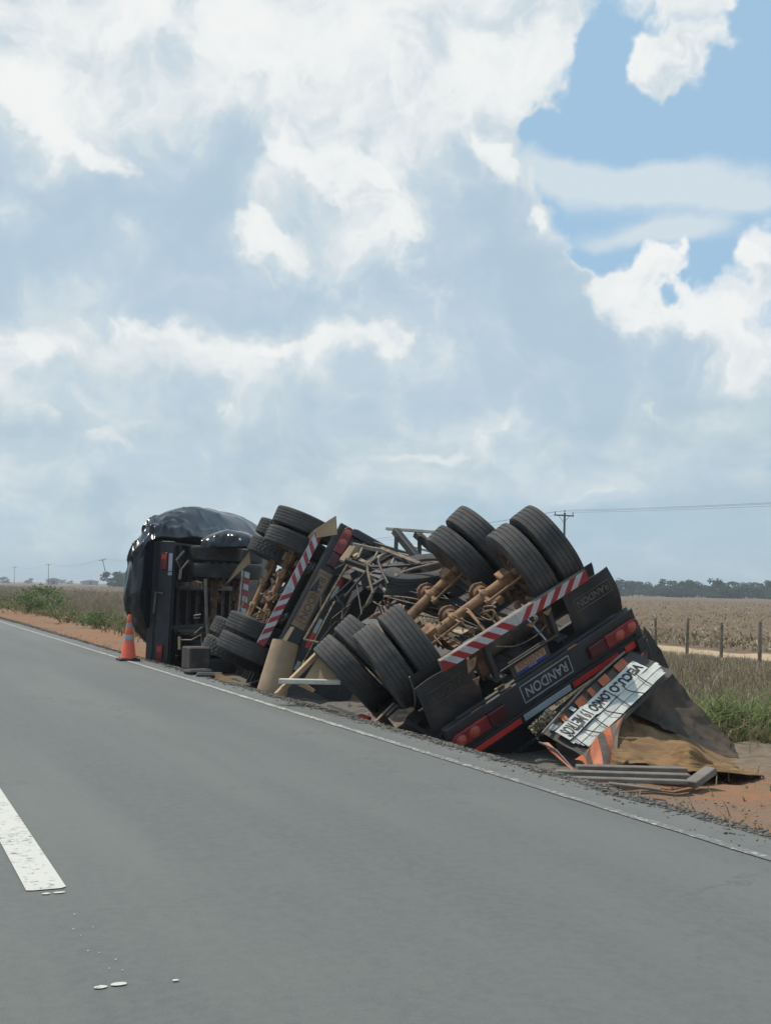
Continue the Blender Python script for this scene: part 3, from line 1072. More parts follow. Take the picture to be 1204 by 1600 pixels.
def stripe_bar(root, y, z, half, h=0.13, n=10, mats=None):
    bar = obj('underrun_bar', MB().box((0, y, z), (2 * half, 0.06, h)), m_galv, root, 35, bevel=0.004)
    yy = y - 0.031
    w = half / n
    s0 = h * 0.5
    mr, mw = mats or (m_red, m_white)
    for sgn in (-1, 1):
        for k in range(n):
            a, b = k * w, (k + 1) * w
            # slanted stripe, cut off by the ends of its half
            def cl(v):
                return min(half, max(0.002, v))
            p = [(cl(b + s0), z - h / 2 + .004), (cl(a + s0), z - h / 2 + .004), (cl(a - s0), z + h / 2 - .004), (cl(b - s0), z + h / 2 - .004)]
            if k == 0:
                p = [(cl(b + s0), z - h / 2 + .004), (0.002, z - h / 2 + .004), (0.002, z + h / 2 - .004), (cl(b - s0), z + h / 2 - .004)]
            if k == n - 1:
                p = [(half, z - h / 2 + .004), (cl(a + s0), z - h / 2 + .004), (cl(a - s0), z + h / 2 - .004), (half, z + h / 2 - .004)]
            pp = []
            for q in p:
                q = (sgn * q[0], yy, q[1])
                if not pp or (Vector(q) - Vector(pp[-1])).length > 1e-4:
                    pp.append(q)
            if len(pp) > 2 and (Vector(pp[0]) - Vector(pp[-1])).length < 1e-4:
                pp.pop()
            if len(pp) < 3:
                continue
            mb = MB().plate(pp if sgn > 0 else pp[::-1], 0.003)
            if max(v[1] for v in mb.v) > yy + 0.001:
                mb.v = [(a_, b_ - 0.003, c_) for a_, b_, c_ in mb.v]
            obj('stripe', mb, mr if (k + 1) % 2 == 0 else mw, bar, 0)
    return bar


def axle_frame(p_up, p_lo, lean, mat, far=None):
    """world frame of an axle knocked out of line: the two outer wheel centres as seen, and how far the axle points away from the viewer"""
    u0, v0 = (p_up[0] + p_lo[0]) / 2, (p_up[1] + p_lo[1]) / 2
    du, dv = p_up[0] - p_lo[0], p_up[1] - p_lo[1]
    px = math.hypot(du, dv)
    dep = far or F_PX * 2.18 * math.sqrt(1 - lean * lean) / px
    c = at(u0, v0, dep)
    k = math.sqrt(1 - lean * lean)
    d = CAM_M @ Vector((k * du / px, lean, -k * dv / px))
    x = -d
    z = Vector(mat.col[2][:3])
    z = (z - x * z.dot(x)).normalized()
    y = z.cross(x)
    M4 = Matrix((x, y, z)).transposed().to_4x4()
    M4.translation = c
    return M4


def make_trailer(R, t, label, o):
    mat = Matrix.Translation(Vector(t)) @ Matrix(R).to_4x4()
    root = thing('overturned_trailer', label, 'trailer', 'overturned trailers on the verge', mat)
    root.matrix_basis = mat
    zc, zb, L = o['zc'], o['zb'], o['L']
    zf = zc + 0.16                      # underside of the floor
    zr = zf - 0.10                      # top of the rails
    am = o.get('axlemat', m_axle)
    # frame
    for s in (-1, 1):
        Lr = o.get('railL', (L, L))[0 if s < 0 else 1]
        mb = MB()
        for dz, w, h in ((0, 0.012, 0.26), (0.13, 0.14, 0.018), (-0.13, 0.14, 0.018)):
            mb.box((s * 0.42, Lr / 2 + 0.06, zr - 0.145 + dz), (w, Lr - 0.1, h))
        obj('chassis_rail', mb, m_black, root, 35)
    nx = int(L / 0.5)
    cm = shared('cross', lambda: MB().box((0, 0, 0), (2.46, 0.012, 0.098)).box((0, 0.028, 0.044), (2.46, 0.05, 0.01)).box((0, 0.028, -0.044), (2.46, 0.05, 0.01)).mesh('crossmember', m_black, 35))
    cut = o.get('cut', 99)          # beyond this the right half of the floor is torn away
    cms = shared('crosshalf', lambda: MB().box((-0.87, 0, 0), (0.72, 0.012, 0.098)).box((-0.87, 0.028, 0.044), (0.72, 0.05, 0.01)).box((-0.87, 0.028, -0.044), (0.72, 0.05, 0.01)).mesh('crossmember', m_black, 35))
    for k in range(nx):
        link('crossmember', cm if 0.30 + 0.5 * k < cut else cms, root, (0, 0.30 + 0.5 * k, zf - 0.05))
    for s in (-1, 1):
        Ls = L if s < 0 else min(L, cut)
        obj('side_rail', MB().box((s * 1.255, Ls / 2, zf - 0.01), (0.05, Ls, 0.15)), o.get('railmat', m_black), root, 35, bevel=0.005)
    fl = MB()
    nb = 10
    for k in range(nb):
        x_ = -1.22 + 2.44 * (k + .5) / nb
        Lf = L if (x_ < -0.4 or cut > L) else cut + 0.25 * math.sin(5 * k)
        fl.box((x_, Lf / 2, zf + 0.02), (2.44 / nb - 0.012, Lf - 0.02, 0.03))
    obj('floor', fl, m_under, root, 35)
    # running gear
    for k, ya in enumerate(o['axles']):
        ax = link('axle', shared('axle' + am.name, lambda: axle_mesh(am)), root, (0, ya, 0.52))
        AM = Matrix.Translation((0, ya, 0.52))
        if o.get('axlepose'):
            AM = mat.inverted() @ axle_frame(*o['axlepose'][k][:3], mat, *o['axlepose'][k][3:])
            ax.matrix_basis = AM
        for s in (-1, 1):
            link('brake_chamber', shared('chamber', chamber_mesh), ax, (s * 0.215, 0.20, 0.02))
            link('leaf_spring', shared('spring', spring_mesh), root, (s * 0.51, ya, 0.70))
            h = MB().box((s * 0.46, ya - 0.60, (0.66 + zr - 0.28) / 2), (0.10, 0.10, max(0.1, zr - 0.28 - 0.66) + 0.1)).box((s * 0.46, ya - 0.60, 0.70), (0.13, 0.16, 0.09))
            obj('spring_hanger', h, m_axle2, root, 35, bevel=0.006)
        for s in (-1, 1):
            link('cam_shaft', shared('cam%d' % s + am.name, lambda: cam_mesh(am, s)), ax, (0, -0.16, 0.0))
        for s in (-1, 1):
            for dx, dr in ((0.755, -s), (1.09, s)):
                w_ = add_wheel(root, 0, 0, 0, dr, o.get('lug', (0, 0))[k], dx > 1)
                w_.matrix_basis = AM @ Matrix.Translation((s * dx, 0, 0)) @ w_.matrix_basis
    # rear end
    rb = obj('rear_beam', MB().box((0, 0.02, zc), (2.56, 0.10, 0.29)).box((0, 0.02, zc + 0.25), (2.56, 0.07, 0.13)).box((0, 0.04, zc - 0.155), (2.2, 0.05, 0.018)), m_beam, root, 35, bevel=0.006)
    for s in o.get('lightsides', (-1, 1)):
        if o.get('lights', True):
            tail_light(root, s * 1.04, -0.031, zc + 0.02, s, 0.86)
    if o.get('text'):
        lettering(o['text'], o.get('textw', 0.56), 0.118, o.get('textmat', m_letter), rb, (0, -0.036, zc + 0.0), REAR, bold=0.012)
        fr = MB()
        hw, hh = o.get('textw', 0.56) / 2 + 0.05, 0.098
        for a, b in (((-hw, hh), (hw, hh)), ((hw, hh), (hw, -hh)), ((hw, -hh), (-hw, -hh)), ((-hw, -hh), (-hw, hh))):
            fr.bar((a[0], -0.034, a[1] + zc), (b[0], -0.034, b[1] + zc), 0.006, 0.009, (1, 0, 0) if a[0] == b[0] else (0, 0, 1))
        obj('letter_border', fr, o.get('textmat', m_letter), rb, 0)
        if o.get('textplate'):
            obj('name_plate', MB().box((0.02, -0.0325, zc), (0.98, 0.004, 0.22)), o['textplate'], rb, 0)
    if o.get('strips'):
        for (x0, x1, m, h) in o['strips']:
            obj('reflector_strip', MB().box(((x0 + x1) / 2, -0.021, zc + 0.25 + o.get('stripz', 0)), (abs(x1 - x0), 0.008, h)), m, root, 0)
    if o.get('bar', True):
        stripe_bar(root, 0.15, zb, o.get('barhalf', 0.98))
    for s in (-1, 1):
        obj('bar_bracket', MB().bar((s * 0.42, 0.20, zb), (s * 0.42, 0.22, zr - 0.27), 0.05, 0.09, (0, 1, 0)), m_black, root, 35)
    fm = o.get('flapmat', m_flap)
    lm = o.get('flaplet', m_letterd)
    for s, txt in ((-1, o['flaptext'][0]), (1, o['flaptext'][1])):
        if o.get('flaps', True):
            mud_flap(root, s * 0.985, 0.23, zb + 0.10, zc - 0.04, 0.66, txt, fm, lm if isinstance(lm, bpy.types.Material) else lm[0 if s < 0 else 1], o.get('bulge', 0.05))
        if o.get('guards', True):
            mudguard(root, s * 0.925, o['axles'][0], 0.64, 100, 178)
    # hoses and an air tank between the rails
    if o.get('gear', True):
        rnd = random.Random(o.get('seed', 1))
        tank = MB().lathe([(0.0, -0.36), (0.08, -0.35), (0.12, -0.31), (0.125, -0.28), (0.125, 0.28), (0.12, 0.31), (0.08, 0.35), (0.0, 0.36)], 22, (0, 0.50, 0.78), 'x')
        obj('air_tank', tank, m_under, root, 40)
        for k in range(o.get('hoses', 6)):
            x = rnd.uniform(-0.05, 0.62)
            pts = [(x, 0.34 + rnd.uniform(0, 0.2), 0.60)]
            for q in range(4):
                pts.append((pts[-1][0] + rnd.uniform(-0.13, 0.13), 0.36 + rnd.uniform(-.05, 0.50), 0.46 + rnd.uniform(-0.07, 0.15)))
            hose('air_hose', root, pts, rnd.choice((0.008, 0.010, 0.013)), m_hose if k % 3 else m_axle)
        for k in range(6):
            x, y = rnd.uniform(-0.4, 0.55), rnd.uniform(0.32, 0.75)
            b = MB().box((x, y, 0.50 + rnd.uniform(-.03, .1)), (rnd.uniform(.05, .12), rnd.uniform(.05, .1), rnd.uniform(.05, .1)), Matrix.Rotation(rnd.uniform(0, 2), 3, (rnd.random(), rnd.random(), 1)))
            obj('valve', b, m_axle if k % 2 else m_axle2, root, 35, bevel=0.01)
        for k in range(5):
            x = rnd.uniform(-0.35, 0.35)
            hose('brake_pipe', root, [(x, 0.5, 0.70), (x + .05, 1.1, 0.62 + rnd.uniform(0, .1)), (x - .08, 1.6, 0.72), (x + rnd.uniform(-.2, .2), 2.2, 0.62), (x, 3.2, 0.78)], 0.010, m_hosek if k % 2 else m_hose)
    return root


# fitted poses: columns are the trailer's right, forward and up
R3 = ((-0.869, -0.065, 0.490), (0.023, 0.985, 0.171), (-0.494, 0.160, -0.855))
T3 = (6.051, 10.496, 1.460)
R2 = ((-0.476, 0.150, 0.866), (-0.045, 0.979, -0.195), (-0.878, -0.132, -0.459))
T2 = (5.47, 17.25, 1.655)
R1 = ((0.019, 0.594, -0.804), (-0.014, 0.805, 0.594), (1.0, 0.0, 0.023))
T1 = (6.246, 21.576, 0.866)


def ortho(R):
    m = Matrix(R)
    x, y = m.col[0].normalized(), m.col[1]
    y = (y - x * x.dot(y)).normalized()
    z = x.cross(y)
    return Matrix((x, y, z)).transposed()


R3, R2, R1 = ortho(R3), ortho(R2), ortho(R1)

# ---- nearest trailer, almost wheels up
tr3 = make_trailer(R3, T3, 'nearest overturned trailer with wheels in the air and red lights across its dark rear beam', dict(
    zc=1.2, zb=0.5, L=6.6, axles=(1.0, 2.25), axlepose=(((857, 859), (609, 1040), 0.13), ((757, 851), (550, 1050), 0.13)), cut=2.1, railL=(5.2, 3.3), text='RANDON', flaptext=('RANDON', 'RANDON'), flaplet=(m_letterg, m_letterd), seed=4,
    strips=((0.44, 1.13, m_redtape, 0.062), (-0.24, 0.40, m_whitetape, 0.070), (-0.93, -0.28, m_redtape, 0.062), (-1.22, -1.03, m_redtape, 0.075))))
# licence plate hung under the beam
hold = obj('plate_holder', MB().box((0.06, 0.06, 0.945), (0.50, 0.02, 0.20)).box((0.05, 0.03, 0.862), (0.78, 0.02, 0.014)).box((0.06, 0.035, 0.89), (0.46, 0.02, 0.006)), m_under, tr3, 35)
lp = obj('licence_plate', MB().box((0.06, 0.044, 0.955), (0.40, 0.006, 0.13)), m_plate, tr3, 0)
obj('blue_band', MB().box((0.06, 0.0395, 1.003), (0.396, 0.003, 0.032)), m_blue, lp, 0)
lettering('BRASIL', 0.11, 0.018, m_whitetape, lp, (0.06, 0.037, 1.003), REAR, bold=0.01)
lettering('RAN1D06', 0.35, 0.072, m_platered, lp, (0.06, 0.039, 0.942), REAR, bold=0.02)
for x, y, z, w in ((0.47, 0.0, 1.04, 0.14), (0.53, 0.0, 0.985, 0.12), (0.86, -0.02, 1.05, 0.14), (-0.42, -0.02, 1.05, 0.12)):
    obj('trim_edge', MB().box((x, y, z), (w, 0.02, 0.010)), m_axle, tr3, 0)
hose('wiring', tr3, [(0.35, 0.10, 0.62), (0.15, 0.05, 0.72), (-0.1, 0.04, 0.74), (-0.25, 0.04, 0.70)], 0.007, m_hose)
obj('stay_rod', MB().tube([(-0.12, 0.12, 0.56), (-0.20, 0.05, 0.86)], 0.010, 6), m_whitetape, tr3, 40)
obj('bent_bracket', MB().plate([(0.60, 0.10, 0.60), (0.72, 0.09, 0.58), (0.76, 0.08, 0.70), (0.66, 0.09, 0.68)], 0.01).plate([(0.66, 0.08, 0.80), (0.74, 0.08, 0.79), (0.72, 0.07, 0.88)], 0.01), m_axle, tr3, 35)
obj('bent_bracket', MB().plate([(-0.42, 0.10, 0.59), (-0.30, 0.10, 0.585), (-0.34, 0.09, 0.64)], 0.01).plate([(-0.20, 0.10, 0.62), (-0.06, 0.10, 0.60), (-0.12, 0.09, 0.66)], 0.01), m_axle, tr3, 35)
# body: the left side still stands off the floor, the rest is folded under
for k in range(4):
    b = MB().box((-1.27, 3.3, 1.49 + 0.235 * k), (0.035, 6.5, 0.222))
    obj('side_board', b, m_under, tr3, 35, bevel=0.006)
for y in (0.05, 1.6, 3.3, 5.0, 6.5):
    obj('side_post', MB().box((-1.30, y, 1.80), (0.05, 0.09, 1.0)), m_black, tr3, 35, bevel=0.006)
obj('corner_post', MB().box((-1.24, -0.02, 1.72), (0.13, 0.10, 0.62)), m_beam, tr3, 35, bevel=0.008)
obj('corner_post', MB().box((1.20, 0.0, 1.60), (0.13, 0.10, 0.40)), m_beam, tr3, 35, bevel=0.008)
obj('bent_reflector', MB().bar((-1.05, -0.06, 1.58), (-0.98, -0.065, 1.72), 0.06, 0.012, (0, 1, 0)).bar((-0.98, -0.065, 1.72), (-1.0, -0.07, 1.84), 0.05, 0.012, (0, 1, 0)), m_redtape, tr3, 35)
for k in range(4):  # dark boards added below the beam to stand for the black shade there
    obj('tailgate_board', MB().box((0.66, 0.16 + 0.05 * (k % 2), 1.56 + 0.20 * k), (1.20, 0.03, 0.19), Matrix.Rotation(R_(3 * (k % 2) - 2), 3, 'Y')), m_beam, tr3, 35, bevel=0.006)
for k in range(3):
    obj('side_board', MB().box((1.24 - 0.10 * k, 1.1 + 0.25 * k, 1.46 + 0.21 * k), (0.03, 2.0, 0.20), Matrix.Rotation(R_(-18), 3, 'Y')), m_under, tr3, 35, bevel=0.006)
# spare wheel slung under the rails in its bent carrier
sp = add_wheel(tr3, -0.45, 3.0, 0.74, 1, False, False, tilt=(0, -math.pi / 2 + 0.25, 0.2))
cr = []
for k in range(29):
    a = 2 * math.pi * k / 28
    q_ = 0.55
    du_ = 39 * math.copysign(abs(math.cos(a)) ** q_, math.cos(a))
    dv_ = 19 * math.copysign(abs(math.sin(a)) ** q_, math.sin(a))
    cr.append(at(650 + du_ - dv_ * 0.55, 904 + dv_ - du_ * 0.24, 15.0 - 0.004 * du_ + 0.02 * dv_))
wobj('spare_carrier', MB().tube(cr, 0.020, 7, cap=False), m_galv, tr3, 50)
for dx in (0.06, -0.28):
    obj('carrier_strap', MB().bar((dx - .1, 2.85, 0.50), (dx - .16, 4.05, 0.50), 0.05, 0.012), m_hose, tr3, 35)
for k, (a, b) in enumerate((((0.1, 2.9, 0.55), (-0.55, 4.0, 0.62)), ((0.3, 3.0, 0.6), (-0.4, 3.9, 0.85)), ((-0.55, 2.95, .62), (0.35, 3.9, 0.8)))):
    hose('loose_hose', tr3, [a, ((a[0] + b[0]) / 2 + .12, (a[1] + b[1]) / 2, 0.44), ((a[0] + b[0]) / 2 - .1, (a[1] + b[1]) / 2 + .3, 0.50), b], 0.018, m_hosek if k != 1 else m_hose)
# small sunlit fittings along the outer edge of the frame
rnd_ = random.Random(77)
for k in range(22):
    u_, v_ = rnd_.uniform(585, 705), rnd_.uniform(890, 955)
    d_ = 16.6 - (u_ - 548) / 157 * 2.2 + rnd_.uniform(0.1, 0.7)
    a_ = at(u_, v_, d_)
    b_ = a_ + Vector((rnd_.uniform(-.4, .4), rnd_.uniform(-.4, .4), rnd_.uniform(-.3, .25)))
    wobj('bent_strut', MB().bar(a_, b_, rnd_.uniform(.03, .09), rnd_.uniform(.015, .05), (rnd_.random(), rnd_.random(), 1)), (m_black, m_under, m_black, m_beam, m_hosek)[k % 5], tr3, 35, 0.004)
for k in range(12):
    u_, v_ = rnd_.uniform(470, 560), rnd_.uniform(900, 1040)
    d_ = 17.6 + rnd_.uniform(-.6, .3)
    a_ = at(u_, v_, d_)
    q_ = [a_ + Vector((rnd_.uniform(-.35, .35), rnd_.uniform(-.2, .2), rnd_.uniform(-.3, .3))) for _ in range(3)]
    wobj('torn_panel', MB().plate([a_] + q_[:2], 0.012), (m_black, m_under, m_beam)[k % 3], tr3, 35)
for y, x, z, d in ((6.45, -1.05, 1.22, (0.34, 0.10, 0.10)), (6.15, -0.85, 1.20, (0.10, 0.08, 0.07)), (5.55, -1.0, 1.20, (0.26, 0.09, 0.07)), (4.9, -0.9, 1.18, (0.16, 0.08, 0.08))):
    obj('frame_block', MB().box((x, y, z), d), m_ply, tr3, 35, bevel=0.01)
obj('edge_strip', MB().box((-1.285, 5.2, 1.27), (0.012, 2.8, 0.12)), m_galv, tr3, 35)

# ---- middle trailer
tr2 = make_trailer(R2, T2, 'middle overturned trailer tipped on its right side with a tan name plate', dict(
    zc=1.05, zb=0.69, L=5.6, axles=(1.0, 2.25), lug=(0, 1), lightsides=(-1,), textw=0.72, hoses=3, axlepose=(((475, 821), (391, 1014), 0.14, 18.9), ((446, 837), (364, 1020), 0.14, 20.1)), text='RANDON', textmat=m_tanletter, textplate=m_tanplate, flaptext=(None, None), flaps=False, guards=False, seed=9, axlemat=m_axle,
    strips=((-0.62, -0.36, m_redtape, 0.06), (-0.36, -0.14, m_whitetape, 0.06), (0.22, 0.46, m_whitetape, 0.06), (0.46, 0.72, m_redtape, 0.06), (0.95, 1.1, m_whitetape, 0.06)), stripz=0.02))
for k in range(4):
    obj('side_board', MB().box((-1.27, 2.8, 1.34 + 0.235 * k), (0.035, 5.5, 0.222)), m_under, tr2, 35, bevel=0.006)
for y in (0.05, 1.5, 3.0, 4.5):
    obj('side_post', MB().box((-1.30, y, 1.68), (0.05, 0.09, 1.0)), m_black, tr2, 35, bevel=0.006)
for k in range(4):
    obj('tailgate_board', MB().box((0.0, 0.02, 1.50 + 0.225 * k), (2.50, 0.035, 0.215)), m_beam, tr2, 35, bevel=0.006)
obj('tailgate_rail', MB().tube([(-0.95, -0.06, 1.62), (0.98, -0.05, 1.60)], 0.018, 8), m_hose, tr2, 40)
obj('corner_post', MB().box((-1.23, -0.02, 1.55), (0.12, 0.12, 0.85)), m_beam, tr2, 35, bevel=0.01)
# the two flaps of the middle trailer: one bent out and sunlit, one curled into a pipe
wobj('bent_mud_flap', MB().plate([at(490, 828, 18.5), at(524, 806, 18.2), at(526, 835, 18.2), at(497, 840, 18.4), at(466, 854, 18.7)], 0.015), m_flapd, tr2)


def curl(a, b, r, a0, a1, n=14):
    """part of a rolled sheet between two axis ends"""
    a, b = Vector(a), Vector(b)
    ax = (b - a).normalized()
    e1 = ax.cross(Vector((0, 1, 0))).normalized()
    e2 = ax.cross(e1)
    mb = MB()
    for rr in (r, r - 0.014):
        q = MB().sheet(lambda s, t: a + (b - a) * t + (e1 * math.cos(a0 + (a1 - a0) * s) + e2 * math.sin(a0 + (a1 - a0) * s)) * (rr * (1 + 0.12 * t)), n, 4)
        mb.add(q.v, q.f)
    k = (n + 1) * 5
    for j in range(4):
        for i in (0, n):
            p = j * (n + 1) + i
            mb.f.append((p, p + n + 1, p + n + 1 + k, p + k))
            mb.mi.append(0)
    for i in range(n):
        for j in (0, 4):
            p = j * (n + 1) + i
            mb.f.append((p, p + 1, p + 1 + k, p + k))
            mb.mi.append(0)
    return mb


wobj('curled_mud_flap', curl(at(446, 1004, 17.3), at(424, 1084, 17.1), 0.20, 0, 2 * math.pi), m_flapd, tr2, 50)
wobj('tan_bracket', MB().plate([at(454, 979, 17.3), at(460, 980, 17.3), at(447, 1003, 17.2), at(439, 1002, 17.2)], 0.02), m_ply, tr2)
wobj('thin_stay', MB().tube([at(475, 1000, 16.4), at(548, 873, 17.4)], 0.020, 6), m_hose, tr3)
for a_, b_, r_, m_ in (((478, 1000, 16.4), (498, 1004, 16.2), 0.016, m_hose), ((567, 884, 16.9), (604, 926, 16.0), 0.028, m_galv), ((556, 905, 16.5), (565, 960, 16.0), 0.010, m_hosek), ((608, 880, 16.3), (572, 948, 15.6), 0.022, m_black), ((640, 890, 15.8), (606, 940, 15.4), 0.03, m_axle2)):
    wobj('bent_stay', MB().tube([at(*a_), at(*b_)], r_, 6), m_, tr3, 45)
wobj('pale_brace', MB().bar(at(565, 951, 15.6), at(583, 936, 15.6), 0.05, 0.03), m_hose, tr3)
wobj('pale_brace', MB().bar(at(575, 920, 15.6), at(600, 905, 15.7), 0.12, 0.04), m_under, tr3)
# support legs of the nearest trailer: they stick up with the chassis over
leg = MB()
leg.bar(at(617, 829, 16.4), at(668, 892, 15.8), 0.10, 0.10).bar(at(650, 834, 16.6), at(700, 880, 16.0), 0.10, 0.10)
wobj('support_leg', leg, m_black, tr3, 35, 0.008)
wobj('leg_brace', MB().bar(at(619, 838, 16.3), at(617, 905, 16.1), 0.055, 0.055).bar(at(655, 836, 16.5), at(655, 888, 16.2), 0.055, 0.055), m_black, tr3, 35, 0.005)
wobj('leg_foot', MB().bar(at(604, 826, 16.5), at(692, 832, 16.3), 0.16, 0.045).bar(at(640, 853, 16.9), at(700, 868, 16.5), 0.10, 0.04), [m_pale], tr3, 35, 0.006)
wobj('frame_rail', MB().bar(at(552, 851, 17.9), at(652, 873, 17.0), 0.06, 0.06).bar(at(566, 856, 17.7), at(559, 872, 17.5), 0.03, 0.03).bar(at(590, 862, 17.5), at(579, 884, 17.3), 0.03, 0.03).bar(at(617, 870, 17.2), at(607, 888, 17.0), 0.03, 0.03), m_galv, tr3, 35, 0.005)
wobj('frame_end_plate', MB().plate([at(546, 852, 17.6), at(556, 853, 17.6), at(541, 878, 17.4), at(530, 874, 17.4)], 0.05), m_ply, tr3, 35, 0.006)
wobj('frame_end_plate', MB().plate([at(545, 881, 17.4), at(552, 883, 17.4), at(549, 889, 17.4), at(544, 886, 17.4)], 0.04).plate([at(600, 880, 17.0), at(608, 881, 17.0), at(599, 896, 16.9), at(592, 893, 16.9)], 0.04), m_ply, tr3, 35, 0.006)

# ---- third trailer, flat on its left side
tr1 = make_trailer(R1, T1, 'farthest overturned trailer lying on its side under the black plastic sheet', dict(
    zc=1.15, zb=0.5, L=5.2, axles=(1.0, 2.25), flaptext=(None, None), flaps=False, guards=False, bar=False, lights=False, gear=False, seed=15, axlemat=m_axle2))
for x, h in ((0.90, 0.33), (-0.86, 0.36)):
    o_ = obj('tail_light', MB().box((x, -0.05, 1.17), (h, 0.04, 0.13)), m_lens, tr1, 35, bevel=0.01)
    obj('lamp', MB().box((x + 0.08, -0.073, 1.17), (0.10, 0.008, 0.10)), m_redtape, o_, 35, bevel=0.003)
obj('reflector_strip', MB().box((0.88, -0.05, 1.04), (0.34, 0.012, 0.075)), m_whitetape, tr1, 0)
obj('reflector_strip', MB().box((0.66, -0.05, 1.04), (0.06, 0.012, 0.075)), m_whitetape, tr1, 0)
obj('handle_bar', MB().tube([(0.28, -0.06, 1.16), (0.30, -0.07, 1.30), (-0.10, -0.07, 1.32)], 0.022, 7), m_galv, tr1, 45)
wobj('bent_bracket', MB().tube([at(288, 861, 22), at(276, 875, 22), at(283, 890, 22), at(295, 876, 22)], 0.022, 6).tube([at(283, 890, 22), at(281, 905, 22)], 0.028, 6), m_galv, tr1, 45)
wobj('upright_pipe', MB().tube([at(321, 905, 21.6), at(323, 955, 21.6), at(325, 1000, 21.6)], 0.030, 7).tube([at(306, 908, 21.6), at(315, 911, 21.6), at(316, 920, 21.6)], 0.014, 6), m_galv, tr1, 45)
for c_ in ([at(283, 1000, 21.2), at(299, 1000, 21.2), at(314, 992, 21.2), at(316, 1010, 21.2)], [at(304, 990, 21.2), at(316, 980, 21.2)], [at(303, 962, 21.5), at(314, 960, 21.5)], [at(303, 966, 21.5), at(313, 965, 21.5)]):
    wobj('bent_rod', MB().tube(c_, 0.014, 6), m_galv, tr1, 45)
wobj('tan_bracket', MB().plate([at(278, 995, 21), at(282, 995, 21), at(282, 1015, 21), at(278, 1015, 21)], 0.02).plate([at(319, 997, 21), at(325, 998, 21), at(324, 1007, 21), at(319, 1007, 21)], 0.02), m_ply, tr1)
bar1 = wobj('underrun_bar', MB().bar(at(384, 893, 21.4), at(377, 968, 21.2), 0.16, 0.05, (0.4, -1, 0)), m_galv, tr1, 35, 0.004)
pa, pb = at(384, 893, 21.35), at(377, 968, 21.15)
for k in range(8):
    a, b = pa.lerp(pb, k / 8 + .004), pa.lerp(pb, (k + 1) / 8 - .004)
    q = (CAM_M @ Vector((1, 0, 0)))
    dz = (pb - pa).normalized() * 0.05
    wobj('stripe', MB().plate([a - q * 0.075 - dz * .6, a + q * 0.075 + dz * .6, b + q * 0.075 + dz * .6, b - q * 0.075 - dz * .6], 0.004), m_red if k % 2 else m_white, tr1, 0).parent = bar1
wobj('bent_mud_flap', MB().plate([at(389, 862, 20.9), at(391, 880, 20.9), at(375, 893, 21), at(352, 914, 21.2), at(370, 886, 21)], 0.012), m_flapd, tr1)
wobj('tan_bracket', MB().plate([at(383, 932, 20.9), at(385, 934, 20.9), at(377, 951, 20.9), at(374, 951, 20.9)], 0.02), m_ply, tr1)


# ------------------------------------------------------------------ sheets and canvas
def crsp(p0, p1, p2, p3, t):
    return 0.5 * ((2 * p1) + (p2 - p0) * t + (2 * p0 - 5 * p1 + 4 * p2 - p3) * t * t + (3 * p1 - p0 - 3 * p2 + p3) * t ** 3)


def net_sheet(name, net, mat, nu, nv, amp, freq, seed, thick=0.006, crease=0.0):
    """smooth sheet through a net of world points, with folds"""
    H, Wd = len(net), len(net[0])
    # curves along the rows first
    rows = []
    for r in net:
        out = []
        for i in range(nu + 1):
            t = i / nu * (Wd - 1)
            k = min(Wd - 2, int(t))
            out.append(crsp(r[max(0, k - 1)], r[k], r[k + 1], r[min(Wd - 1, k + 2)], t - k))
        rows.append(out)
    P = []
    for j in range(nv + 1):
        t = j / nv * (H - 1)
        k = min(H - 2, int(t))
        P.append([crsp(rows[max(0, k - 1)][i], rows[k][i], rows[k + 1][i], rows[min(H - 1, k + 2)][i], t - k) for i in range(nu + 1)])
    gu, gv = np.meshgrid(np.linspace(0, 1, nu + 1, dtype=np.float32), np.linspace(0, 1, nv + 1, dtype=np.float32))
    f1 = fbm(gu * freq[0] * 10, gv * freq[1] * 10, 1.0, 5, seed, 0.5)
    f2 = 1 - np.abs(fbm(gu * freq[0] * 14 + 3 * f1, gv * freq[1] * 14, 1.0, 3, seed + 30, 0.5)) * 5
    vs = []
    for j in range(nv + 1):
        for i in range(nu + 1):
            du = P[j][min(nu, i + 1)] - P[j][max(0, i - 1)]
            dv = P[min(nv, j + 1)][i] - P[max(0, j - 1)][i]
            n = du.cross(dv)
            n = n.normalized() if n.length > 1e-9 else Vector((0, 0, 1))
            vs.append(P[j][i] + n * float(amp * f1[j, i] * 2 + crease * max(0, f2[j, i])))
    fs = [(j * (nu + 1) + i, j * (nu + 1) + i + 1, (j + 1) * (nu + 1) + i + 1, (j + 1) * (nu + 1) + i) for j in range(nv) for i in range(nu)]
    me = bpy.data.meshes.new(name)
    me.from_pydata(vs, [], fs)
    me.materials.append(mat)
    me.shade_smooth()
    o = link(name, me)
    md = o.modifiers.new('thickness', 'SOLIDIFY')
    md.thickness = thick
    return o


def N(rows):
    return [[at(*p) for p in r] for r in rows]


